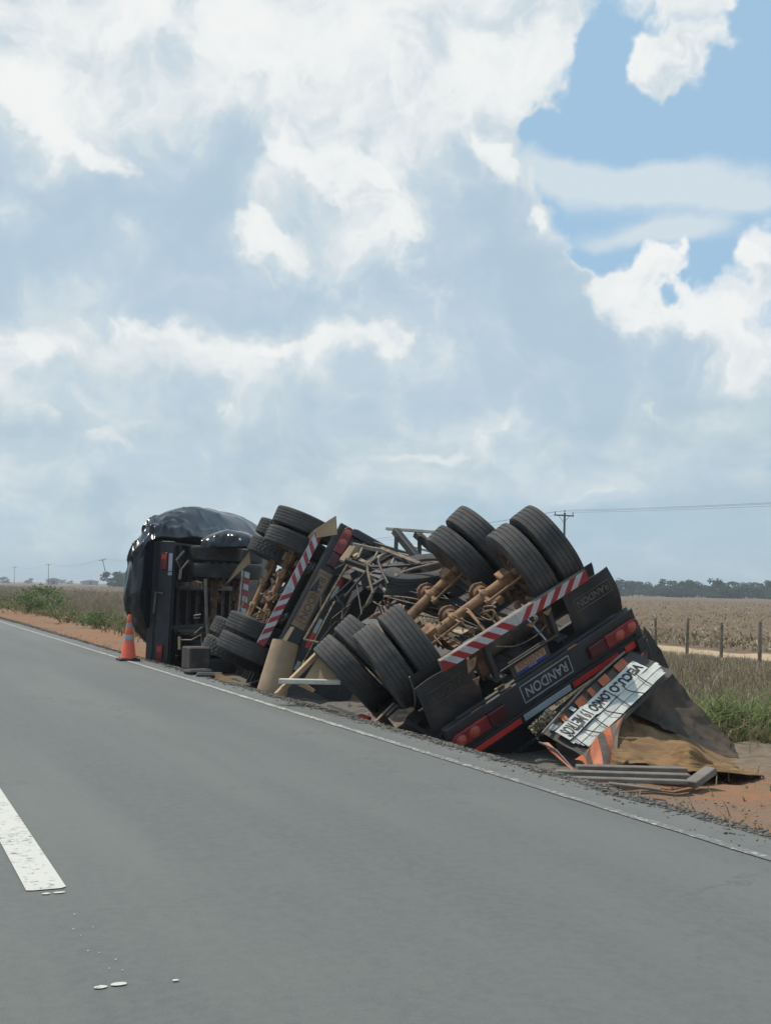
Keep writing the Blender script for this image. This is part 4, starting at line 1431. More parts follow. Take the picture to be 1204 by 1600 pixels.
gt_ = net_sheet('canvas_sheet', N([
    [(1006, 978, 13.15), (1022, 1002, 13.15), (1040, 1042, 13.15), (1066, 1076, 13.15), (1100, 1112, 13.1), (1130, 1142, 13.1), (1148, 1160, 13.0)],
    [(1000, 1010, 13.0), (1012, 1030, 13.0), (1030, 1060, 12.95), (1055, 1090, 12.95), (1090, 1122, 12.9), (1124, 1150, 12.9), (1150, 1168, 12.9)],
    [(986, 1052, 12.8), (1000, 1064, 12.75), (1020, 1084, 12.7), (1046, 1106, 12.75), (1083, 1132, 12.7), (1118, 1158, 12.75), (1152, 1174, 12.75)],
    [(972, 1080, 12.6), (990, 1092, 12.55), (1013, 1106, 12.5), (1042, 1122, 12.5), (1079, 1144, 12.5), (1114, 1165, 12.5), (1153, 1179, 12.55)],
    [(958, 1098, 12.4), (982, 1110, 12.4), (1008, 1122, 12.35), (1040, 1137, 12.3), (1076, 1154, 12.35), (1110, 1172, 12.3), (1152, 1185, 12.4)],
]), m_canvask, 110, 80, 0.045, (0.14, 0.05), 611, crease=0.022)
tag(gt_, 'dark grey canvas sheet, shade put into its colour, sloping from the upper tail light down to the ground', 'tarpaulin')


def zipnet(u, vs, ds):
    return N([[(a, b, c) for a, b, c in zip(u if k < 3 else [x + (k - 2) * max(0, x - 1080) * 0.28 for x in u], v, d)] for k, (v, d) in enumerate(zip(vs, ds))])


oc_ = net_sheet('canvas_sheet', zipnet(
    [955, 980, 1010, 1044, 1076, 1104, 1130, 1152],
    [[1098, 1106, 1117, 1132, 1149, 1166, 1178, 1184], [1126, 1136, 1143, 1155, 1158, 1178, 1187, 1192], [1150, 1156, 1167, 1172, 1166, 1189, 1195, 1201],
     [1172, 1175, 1185, 1187, 1186, 1199, 1203, 1208], [1188, 1196, 1196, 1204, 1207, 1209, 1214, 1216]],
    [[12.6] * 8, [12.0, 11.95, 11.9, 11.8, 11.45, 11.7, 11.8, 11.85], [11.5, 11.4, 11.35, 11.25, 10.9, 11.2, 11.3, 11.4],
     [11.05, 11.0, 10.95, 10.85, 10.6, 10.8, 10.95, 11.1], [10.8, 10.75, 10.7, 10.6, 10.4, 10.55, 10.75, 10.95]]), m_canvas, 110, 90, 0.06, (0.10, 0.17), 641, crease=0.05)
tag(oc_, 'ochre brown canvas sheet crumpled in a heap beside the wooden boards', 'tarpaulin')

# black plastic film over the farthest trailer's load
rt, fw = CAM_M @ Vector((1, 0, 0)), Vector((math.sin(R_(YAW)), math.cos(R_(YAW)), 0))


def film_mesh():
    """closed sheet round the load, in the frame of the farthest trailer (x is up there, z points away from the wheels)"""
    nu, nv = 170, 100
    gu, gv = np.meshgrid(np.linspace(0, 1, nu + 1, dtype=np.float32), np.linspace(0, 1, nv + 1, dtype=np.float32))
    th, ph = 2 * np.pi * gu, np.pi * (gv - 0.5)
    sp_ = lambda x, p: np.sign(x) * np.abs(x) ** p
    cx = sp_(np.sin(ph), 0.80)
    cy = sp_(np.cos(ph), 0.80) * sp_(np.sin(th), 0.72)
    cz = sp_(np.cos(ph), 0.80) * sp_(np.cos(th), 0.75)
    wob = fbm(cx * 1.3 + 40, (cy * 1.7 + cz * 1.3 + 40), 1.0, 2, 701, 0.4)
    w1 = fbm(cx * 5 + cy * 6, cz * 10 + 2 * cx + 20, 1.0, 3, 731, 0.5)
    # long taut folds fanning out from the crown
    q = np.arctan2(cz + 0.25, cy + 0.35)
    w2 = fbm((cy * 2.2 + 0.9 * cx) * 1.5 + 60 + wob, (cz * 1.6 - 0.9 * cx) * 1.1 + 50, 1.0, 2, 761, 0.5)
    rid = np.clip(1 - np.abs(w2) * 7, 0, 1) ** 1.6 * np.clip(cx + 0.45, 0, 1)
    w3 = fbm(cx * 6 + 2 * cz + 60, (cy + cz) * 1.6 + 50, 1.0, 2, 781, 0.5)
    rid3 = np.clip(1 - np.abs(w3) * 6, 0, 1) ** 1.5 * np.clip(0.5 - cx, 0, 1)
    # two ledges where the film is stretched over the stacked load
    lw = fbm(cy * 5 + 30, cz * 5 + 30, 1.0, 3, 795, 0.5)
    led = np.exp(-((cx - 0.66 + 0.25 * lw) / 0.045) ** 2) + 0.8 * np.exp(-((cx - 0.36 + 0.3 * lw) / 0.05) ** 2)
    f = 1 + 0.085 * wob + 0.002 * w1 + 0.012 * rid + 0.010 * rid3 + 0.034 * led * np.clip(0.6 - cy, 0, 1) + 0.012 * np.clip(led, 0, 1) * fbm(cy * 30 + 9, cx * 9 + 9 + cz * 20, 1.0, 3, 797, 0.5)
    X = 0.48 + 1.62 * cx * f - 0.05 * cy
    Yl = 3.65 + 4.10 * cy * f
    Zl = 1.55 + 0.62 * cz * f
    Zl = np.where(X < 1.30, np.maximum(Zl, 1.41), np.maximum(Zl, 1.41 - 6.0 * np.clip(X - 1.30, 0, 0.10)))
    Mw = tr1.matrix_basis
    vs = [Mw @ Vector((float(a), float(b), float(c))) for a, b, c in zip(X.ravel(), Yl.ravel(), Zl.ravel())]
    vs = [(p.x, p.y, max(p.z, -0.33)) for p in vs]
    fs = [(j * (nu + 1) + i, j * (nu + 1) + i + 1, (j + 1) * (nu + 1) + i + 1, (j + 1) * (nu + 1) + i) for j in range(nv) for i in range(nu)]
    me = bpy.data.meshes.new('plastic_sheet')
    me.from_pydata(vs, [], fs)
    bm = bmesh.new()
    bm.from_mesh(me)
    bmesh.ops.remove_doubles(bm, verts=bm.verts, dist=0.0005)
    bmesh.ops.recalc_face_normals(bm, faces=bm.faces)
    bm.to_mesh(me)
    bm.free()
    me.materials.append(m_plastic)
    me.shade_smooth()
    return me


film = tag(link('plastic_sheet', film_mesh()), 'shiny black plastic sheet bulging over the load behind the traffic cone', 'plastic sheet')
fold = MB()


def fold_fn(s, t):
    a = math.pi * t
    x = -0.55 + 1.15 * s
    w = 0.34 * math.sin(math.pi * min(1, 0.12 + 0.88 * s)) ** 0.6
    k = vnoise(s * 9 + 4, t * 5 + 2, 790) * 0.09 + 0.04 * math.sin(17 * s + 3 * t)
    return at(364, 853, 22.6) + rt * x + Vector((0, 0, 1)) * (w * math.sin(a) * (1 + k) - 0.03) + fw * (-0.5 * math.cos(a) + k)


fold.sheet(fold_fn, 40, 22)
obj('loose_fold', fold, m_plastic, film, 0).data.shade_smooth()

# ------------------------------------------------------------------ the crushed tailgate with its warning sign
def lerp4(c, s, t):
    return (c[0] * (1 - s) + c[1] * s) * (1 - t) + (c[3] * (1 - s) + c[2] * s) * t


# sign plane corners, read as the sign reads: text left-bottom, right-bottom, right-top, left-top
SL, SR = at(988, 1034, 12.55), at(866, 1147, 11.75)
TL, TR = at(1025, 1055, 12.35), at(897, 1180, 11.45)
corn = [SL, SR, TR, TL]
sx = (SR - SL)
slen = sx.length
sx = sx.normalized()
sn_ = sx.cross(TL - SL).normalized()
sy = sn_.cross(sx)
shgt = (TL - SL).dot(sy) * 1.2
if sn_.dot(CAM_C - SL) < 0:
    pass
sgM = Matrix((sx, sy, sn_)).transposed().to_4x4()
sgM.translation = SL
sign = thing('warning_sign', 'crumpled white warning sign with black words, wired upside down to the crushed tailgate', 'sign', None, sgM)
sign.matrix_basis = sgM


def crumple(nx, ny, x0, x1, y0, y1, amp, seed, z=0.0, thick=0.004):
    mb = MB()
    def fn(s, t):
        x, y = x0 + (x1 - x0) * s, y0 + (y1 - y0) * t
        return (x, y, z + amp * vnoise(x * 7 + seed, y * 9, 800 + seed) + amp * 0.4 * math.sin(14 * x))
    mb.sheet(fn, nx, ny)
    q = MB().sheet(lambda s, t: Vector(fn(s, t)) + Vector((0, 0, thick)), nx, ny)
    mb.add(q.v, q.f)
    return mb


hb = shgt * 0.50
panels = [(0.0, 0.40), (0.405, 0.66), (0.665, 1.0)]
for k, (a, b) in enumerate(panels):
    obj('sign_panel', crumple(10, 4, a * slen, b * slen, 0.0, hb, 0.015, 3 + k, 0.012 + 0.01 * k), m_signw, sign, 25)


def sign_text(body, a, b, h, yc, amp, seed, z, squash=1.0, bold=0.02):
    me = text_mesh(body, (b - a) * slen * 0.94, h, bold=bold)
    co = np.empty(len(me.vertices) * 3, np.float32)
    me.vertices.foreach_get('co', co)
    co = co.reshape(-1, 3)
    cx_ = (a + b) / 2 * slen
    for p in co:
        x, y = p[0] + cx_, p[1] + yc
        p[2] = p[2] * 0.5 + z + amp * vnoise(x * 7 + seed, y * 9, 800 + seed) + amp * 0.4 * math.sin(14 * x)
        p[0], p[1] = x, y
    me.vertices.foreach_set('co', co.ravel())
    me.update()
    me.materials.clear()
    me.materials.append(m_signk)
    return link('lettering', me, sign)


sign_text('VEICULO', 0.005, 0.40, hb * 0.62, hb * 0.52, 0.015, 3, 0.0185, bold=0.045)
sign_text('LONGO', 0.41, 0.655, hb * 0.66, hb * 0.52, 0.015, 4, 0.0285, bold=0.045)
sign_text('19 METROS', 0.68, 0.985, hb * 0.80, hb * 0.52, 0.015, 5, 0.0385, bold=0.03)
# plain pressed strips under the words
for k in range(4):
    y0 = hb * 1.02 + k * (shgt * 0.49) / 4
    obj('pressed_strip', crumple(16, 1, (-0.10 + 0.02 * k) * slen, (1.0 - 0.015 * k) * slen, y0, y0 + shgt * 0.115, 0.012, 11, 0.008 + 0.006 * (k % 2)), m_signw, sign, 25)
for k, xx in enumerate((0.13, 0.30, 0.42, 0.58, 0.70, 0.83, 0.95)):
    pts = [(xx * slen, hb * 0.86, 0.04), ((xx + 0.02) * slen, hb * 1.3, 0.045), ((xx + 0.03 * (-1) ** k) * slen, shgt * 1.04, 0.04)]
    hose('tie_wire', sign, pts, 0.006, m_hosek)

gate = thing('crushed_tailgate', 'crushed tailgate with orange and black slanted stripes resting on the boards', 'tailgate', None, sgM)
gate.matrix_basis = sgM


def gate_pt(x, y, z=0.0):
    return (x, y, z)


gl0, gl1, gu0, gu1 = at(842, 1150, 12.0), at(1012, 1036, 12.62), at(856, 1116, 12.45), at(1012, 1000, 12.98)
gp_ = MB()
for dz in (0.0, 0.012):
    q_ = MB().sheet(lambda s_, t_: gl0.lerp(gl1, s_).lerp(gu0.lerp(gu1, s_), t_) + Vector((0.01, 0.03 + dz, 0.015 * math.sin(9 * s_ + 4 * t_))), 16, 5)
    gp_.add(q_.v, q_.f)
wobj('torn_back_panel', gp_, m_blackhaz, gate, 30)
for k_, f_ in enumerate((0.30, 0.52, 0.70, 0.88)):
    a_ = gl0.lerp(gl1, f_).lerp(gu0.lerp(gu1, f_), 0.30) + Vector((-0.006, -0.02, 0.0))
    b_ = gl0.lerp(gl1, f_ + 0.06).lerp(gu0.lerp(gu1, f_ + 0.06), 0.55) + Vector((-0.006, -0.02, 0.0))
    wobj('orange_stripe', MB().bar(a_, b_, 0.006, 0.07, (0.4, 0, 1)), m_orange, gate, 0)
# the back plate the sign is wired to, broken below into hanging strips
gy0, gy1 = -0.13, shgt + 0.30
bp_ = crumple(22, 8, -0.12 * slen, 1.04 * slen, gy0, shgt + 0.04, 0.02, 21, -0.03, 0.006)
obj('back_plate', bp_, m_blackhaz, gate, 30)
for k, (xx, w) in enumerate(((0.02, .12), (0.25, .10), (0.44, .05), (0.55, .10), (0.79, .05))):
    obj('orange_stripe', MB().plate([(xx * slen, gy0 + .015, 0.008), ((xx + w) * slen, gy0 + .015, 0.008), ((xx + w + .03) * slen, -0.012, 0.010), ((xx + .03) * slen, -0.012, 0.010)], 0.004), m_orange, gate, 0)
for xx, w in ((0.70, .035), (0.93, .06)):
    obj('white_patch', MB().plate([(xx * slen, gy0 + .03, 0.010), ((xx + w) * slen, gy0 + .03, 0.010), ((xx + w) * slen, -0.03, 0.012), (xx * slen, -0.03, 0.012)], 0.004), m_whitetape, gate, 0)
obj('hinge_tube', MB().tube([(-0.05 * slen, gy0 - .02, 0.01), (0.5 * slen, gy0 - .03, 0.02), (1.08 * slen, gy0 + .06, 0.05)], 0.014, 8), m_galv, gate, 45)
wobj('hinge_hook', MB().tube([at(868, 1100, 12.0), at(873, 1096, 11.9), at(877, 1101, 11.9)], 0.010, 6), m_galv, gate, 45)
# lower hazard panel, folded forward into the light
A0, A1 = at(845, 1160, 11.6), at(905, 1212, 10.9)
B0, B1 = at(968, 1130, 11.5), at(962, 1206, 10.75)
L0, L1 = at(858, 1162, 11.5), at(976, 1102, 11.9)
nst = 10
def hp(a, t):
    p0 = at(897 + 78 * a, 1187 - 74 * a, 11.4 + 0.45 * a)
    p1 = at(908 + 60 * a, 1214 - 8 * a, 10.8 - 0.05 * a)
    p = p0.lerp(p1, t)
    return p + Vector((0.03 * math.sin(9 * a + 3 * t), -0.07 * math.sin(math.pi * t) * math.sin(11 * a + 1), 0.05 * math.sin(math.pi * t) * math.cos(13 * a)))
for k in range(nst):
    a, b = k / nst, (k + 1) / nst
    mb = MB()
    for dz in (0.0, 0.006):
        q = MB().sheet(lambda s_, t_: hp(a + (b - a) * s_, t_) - Vector((0, dz * .8, -dz * .6)), 2, 6)
        mb.add(q.v, q.f)
    wobj('hazard_stripe', mb, (m_orange, m_blackhaz)[k % 2] if k != 3 else m_blackhaz, gate, 40)
mb = MB().plate([at(846, 1160, 11.55), at(856, 1160, 11.5), at(880, 1182, 11.2), at(905, 1213, 10.82), at(896, 1206, 10.9), at(862, 1176, 11.3)], 0.006)
wobj('orange_strip', mb, m_orange, gate, 0)
wobj('edge_iron', MB().tube([at(842, 1160, 11.5), at(868, 1172, 11.3), at(905, 1213, 10.85)], 0.012, 6).tube([at(962, 1206, 10.8), at(980, 1190, 10.7)], 0.018, 6), m_black, gate, 45)
# spilled load seen between the beam and the tailgate
sb_ = MB()
rnd = random.Random(8)
for k in range(170):
    s, t = rnd.random(), rnd.random()
    p = at(826 + 30 * s + 14 * t, 1142 - 28 * s + 20 * t * (1 - s) - 6, 12.15 - 0.15 * rnd.random())
    sb_.box(p, (rnd.uniform(.01, .03), rnd.uniform(.01, .03), rnd.uniform(.006, .02)), Matrix.Rotation(rnd.uniform(0, 3), 3, (rnd.random(), rnd.random(), rnd.random() + .1)))
so_ = obj('spilled_grain', sb_, M('grain', (0.45, 0.38, 0.26), (0.28, 0.22, 0.15), 20, rough=0.9, island=0.4), None, 0)
so_['kind'] = 'stuff'
so_['label'] = 'pale spilled grain and husks behind the warning sign'


# ------------------------------------------------------------------ boards, plywood and other debris
def board(name, a, b, w, h, mat, label, cat, group=None, up=(0, 0, 1)):
    a, b = Vector(a), Vector(b)
    c = (a + b) / 2
    mb = MB().bar(a - c, b - c, w, h, up)
    o = obj(name, mb, mat, None, 35, bevel=0.006, loc=c)
    return tag(o, label, cat, group)


G_ = 'boards thrown on the verge'
board('wooden_board', at(868, 1207, 10.15), at(1076, 1213, 10.15), 0.11, 0.042, m_wood, 'long grey board, topmost of the flat pile under the striped tailgate', 'board', G_)
board('wooden_board', at(876, 1216, 9.95), at(1072, 1222, 10.0), 0.10, 0.035, m_wood, 'long grey board, second in the flat pile under the striped tailgate', 'board', G_)
board('wooden_board', at(900, 1199, 10.4), at(1070, 1203, 10.45), 0.12, 0.045, m_wood, 'board at the back of the flat pile, touching the ochre canvas', 'board', G_)
board('wooden_board', at(950, 1224, 9.75), at(1032, 1234, 9.7), 0.07, 0.02, m_wood, 'thin splintered lath lowest in front of the flat pile', 'board', G_)
board('wooden_board', at(1078, 1226, 10.0), at(1110, 1203, 10.2), 0.12, 0.06, m_wood, 'short grey board end leaning at the right tip of the pile', 'board', G_)
D_ = 'pale plywood pieces between the trailers'
pl = [at(474, 1063, 13.6), at(497, 1026, 13.75), at(506, 1030, 13.75), at(532, 1066, 13.6)]
tag(obj('plywood_sheet', MB().plate(pl, 0.018), m_ply, None, 35), 'pale plywood panel standing against the lowest tyre', 'plywood', D_)
board('plywood_strip', at(436, 1064, 13.4), at(533, 1066, 13.35), 0.10, 0.055, m_pale, 'white edged plank lying level in front of the plywood panel', 'plank', D_)
board('plywood_strip', at(432, 1086, 13.4), at(498, 1020, 13.8), 0.06, 0.075, m_ply, 'narrow tan plank slanting up behind the white edged plank', 'plank', D_, (0, -1, 0))
tag(obj('plywood_scrap', MB().plate([at(464, 1070, 13.5), at(478, 1069, 13.5), at(492, 1078, 13.45), at(489, 1082, 13.45), at(476, 1076, 13.5)], 0.015), m_ply, None, 35), 'small tan plywood scrap hanging under the white edged plank', 'scrap', D_)
board('broken_lath', at(586, 1128, 12.3), at(615, 1099, 12.6), 0.03, 0.02, m_tanplate, 'thin brown lath slanting up beside the torn mudguard', 'lath')
board('broken_lath', at(604, 1118, 12.4), at(620, 1102, 12.6), 0.03, 0.02, m_galv, 'short grey lath next to the thin brown lath', 'lath')
tg = [at(606, 1122, 12.2), at(622, 1108, 12.3), at(634, 1108, 12.3), at(642, 1104, 12.35), at(648, 1108, 12.3), at(636, 1118, 12.2), at(630, 1130, 12.05), at(618, 1138, 12.0)]
tag(obj('torn_mudguard', MB().plate(tg, 0.015), m_hose, None, 35), 'torn pale grey mudguard piece with a ragged edge by the road', 'debris')
board('reflector_fragment', at(512, 1102, 13.6), at(562, 1120, 13.3), 0.05, 0.02, m_pale, 'broken pale strip with red paint lying at the road edge', 'debris')
board('reflector_fragment', at(562, 1119, 13.2), at(577, 1124, 13.1), 0.07, 0.05, m_redtape, 'short red and white reflector piece lying at the road edge', 'debris')
tag(obj('plastic_scrap', MB().plate([at(541, 1101, 13.5), at(545, 1097, 13.5), at(549, 1103, 13.4), at(544, 1104, 13.4)], 0.01), m_pale, None, 35), 'tiny white scrap above the broken pale strip', 'debris')
tag(obj('steel_box', MB().box((0, 0, 0), (0.34, 0.5, 0.36)), m_under, None, 35, bevel=0.02, loc=at(306, 1028, 18.9)), 'dusty dark box half under the tyres, right of the farthest trailer light', 'box')
tag(obj('tyre_shred', MB().box((0, 0, 0), (0.40, 0.25, 0.07), Matrix.Rotation(0.3, 3, 'Z')), m_tyre, None, 35, bevel=0.03, loc=at(309, 1049, 17.8)), 'flat torn tyre piece on the gravel below the dark box', 'debris')
tag(obj('tyre_shred', MB().box((0, 0, 0), (0.40, 0.22, 0.08), Matrix.Rotation(-0.2, 3, 'Z')), m_tyre, None, 35, bevel=0.03, loc=at(328, 1055, 17.4)), 'flat torn tyre piece next to the red brown splinter', 'debris')
tag(obj('board_splinter', MB().plate([at(336, 1050, 17.2), at(352, 1056, 17.2), at(372, 1068, 17.0), at(336, 1064, 17.1)], 0.02), m_canvas, None, 35), 'red brown wood splinter on the gravel under the lower tyres', 'debris')

# ------------------------------------------------------------------ traffic cone
cone_loc = Vector((4.36, 20.75, 0.004))
cone = thing('traffic_cone', 'orange traffic cone with two grey bands at the road edge', 'traffic cone', None, None, cone_loc)
obj('base', MB().box((0, 0, 0.018), (0.36, 0.36, 0.036)).box((0, 0, 0.042), (0.27, 0.27, 0.012)), m_conebase, cone, 35, bevel=0.012)
def cr_(z):
    return 0.135 - 0.108 * (z / 0.76)
obj('body', MB().lathe([(cr_(z) + e, 0.04 + z) for z, e in ((0, 0.008), (0.02, 0), (0.30, 0), (0.305, -0.002), (0.415, -0.002), (0.42, 0), (0.54, 0), (0.545, -.002), (0.625, -.002), (0.63, 0), (0.755, 0), (0.765, -0.008), (0.74, -0.014))], 28, axis='z'), m_cone, cone, 40)
for a, b in ((0.31, 0.41), (0.55, 0.62)):
    obj('band', MB().lathe([(cr_(a) + 0.001, 0.04 + a), (cr_(b) + 0.001, 0.04 + b)], 28, axis='z'), m_conegrey, cone, 40)

# ------------------------------------------------------------------ plants
def blade_mesh(name, P, h, w, lean, bend, mat, seed):
    """many bent blades: base points P (n,3), heights h, widths w"""
    r = np.random.RandomState(seed)
    n = len(P)
    a = r.rand(n) * 2 * np.pi
    la = r.rand(n) * 2 * np.pi
    side = np.stack([np.cos(a), np.sin(a), np.zeros(n)], 1) * (w / 2)[:, None]
    ld = np.stack([np.cos(la), np.sin(la), np.zeros(n)], 1)
    ln = (lean * r.rand(n) * h)[:, None]
    bd = (bend * r.rand(n) * h)[:, None]
    up = np.stack([np.zeros(n), np.zeros(n), h], 1)
    mid = P + up * 0.55 + ld * ln * 0.5
    tip = P + up * (1 - 0.5 * (bd[:, 0] / np.maximum(h, 1e-3))[:, None] ** 2) + ld * (ln + bd)
    V = np.stack([P - side, P + side, mid + side * 0.8, mid - side * 0.8, tip], 1).reshape(-1, 3).astype(np.float32)
    idx = np.arange(n)[:, None] * 5
    loops = np.concatenate([idx + 0, idx + 1, idx + 2, idx + 3, idx + 3, idx + 2, idx + 4], 1).ravel().astype(np.int32)
    me = bpy.data.meshes.new(name)
    me.vertices.add(5 * n)
    me.vertices.foreach_set('co', V.ravel())
    me.loops.add(7 * n)
    me.loops.foreach_set('vertex_index', loops)
    me.polygons.add(2 * n)
    st = np.stack([np.arange(n) * 7, np.arange(n) * 7 + 4], 1).ravel().astype(np.int32)
    tot = np.tile(np.array([4, 3], np.int32), n)
    me.polygons.foreach_set('loop_start', st)
    me.polygons.foreach_set('loop_total', tot)
    me.update(calc_edges=True)
    me.materials.append(mat)
    return me


def plant_mat(name, cols, transl=0.25):
    m = bpy.data.materials.new(name)
    m.use_nodes = True
    nt = NT(m.node_tree)
    b = nt.t.nodes['Principled BSDF']
    geo = nt.n('ShaderNodeNewGeometry')
    rp = nt.n('ShaderNodeValToRGB')
    rp.color_ramp.interpolation = 'CONSTANT'
    nt.link(geo.outputs['Random Per Island'], rp.inputs[0])
    e = rp.color_ramp.elements
    for i, c in enumerate(cols):
        if i < 2:
            e[i].position = i / len(cols)
            e[i].color = c + (1,)
        else:
            k = e.new(i / len(cols))
            k.color = c + (1,)
    nz = nt.noise(geo.outputs['Position'], 0.9, 4, 0.6)
    hv = nt.n('ShaderNodeHueSaturation')
    nt.link(rp.outputs[0], hv.inputs['Color'])
    nt.link(nt.smooth(nz.outputs['Fac'], 0.3, 0.7, 0.75, 1.25), hv.inputs['Value'])
    nt.link(hv.outputs[0], b.inputs['Base Color'])
    b.inputs['Roughness'].default_value = 0.8
    b.inputs['Specular IOR Level'].default_value = 0.15
    tr = nt.n('ShaderNodeBsdfTranslucent')
    nt.link(hv.outputs[0], tr.inputs['Color'])
    mx = nt.n('ShaderNodeMixShader')
    mx.inputs[0].default_value = transl
    nt.link(b.outputs[0], mx.inputs[1])
    nt.link(tr.outputs[0], mx.inputs[2])
    nt.link(mx.outputs[0], nt.t.nodes['Material Output'].inputs[0])
    return m


m_dry = plant_mat('dry_grass', [(0.235, 0.185, 0.135), (0.29, 0.23, 0.155), (0.18, 0.14, 0.11), (0.37, 0.30, 0.19), (0.22, 0.215, 0.105), (0.20, 0.15, 0.115)])
m_mixg = plant_mat('half_green_grass', [(0.17, 0.19, 0.075), (0.27, 0.23, 0.12), (0.13, 0.165, 0.06), (0.32, 0.26, 0.15), (0.20, 0.205, 0.085)])
m_green = plant_mat('green_leaves', [(0.105, 0.165, 0.055), (0.14, 0.20, 0.07), (0.085, 0.135, 0.05), (0.19, 0.23, 0.09), (0.21, 0.225, 0.11)])
m_lime = plant_mat('lime_leaves', [(0.24, 0.29, 0.11), (0.30, 0.34, 0.14), (0.18, 0.24, 0.09), (0.36, 0.36, 0.18)], 0.4)
m_straw = plant_mat('corn_stubble', [(0.27, 0.205, 0.13), (0.20, 0.15, 0.095), (0.33, 0.27, 0.175), (0.16, 0.11, 0.075), (0.25, 0.20, 0.11), (0.44, 0.38, 0.28)], 0.15)
m_far = plant_mat('far_foliage', [(0.045, 0.075, 0.034), (0.055, 0.095, 0.038), (0.038, 0.065, 0.032), (0.065, 0.10, 0.045)], 0.1)
m_bark = M('bark', (0.10, 0.08, 0.065), (0.06, 0.05, 0.042), 5, rough=0.9)


def gz(xy):
    return np.array([ground_z(float(x), float(y)) for x, y in xy])


def scatter(rs, n, x0, x1, y0, y1):
    return np.stack([x0 + (x1 - x0) * rs.rand(n), y0 + (y1 - y0) * rs.rand(n)], 1)


def patch(xy, f, seed):
    return fbm((xy[:, 0] * f).astype(np.float32), (xy[:, 1] * f).astype(np.float32), 1.0, 4, seed, 0.55)


def stuff(name, me, label, cat=None):
    o = link(name, me)
    o['kind'] = 'stuff'
    o['label'] = label
    return o


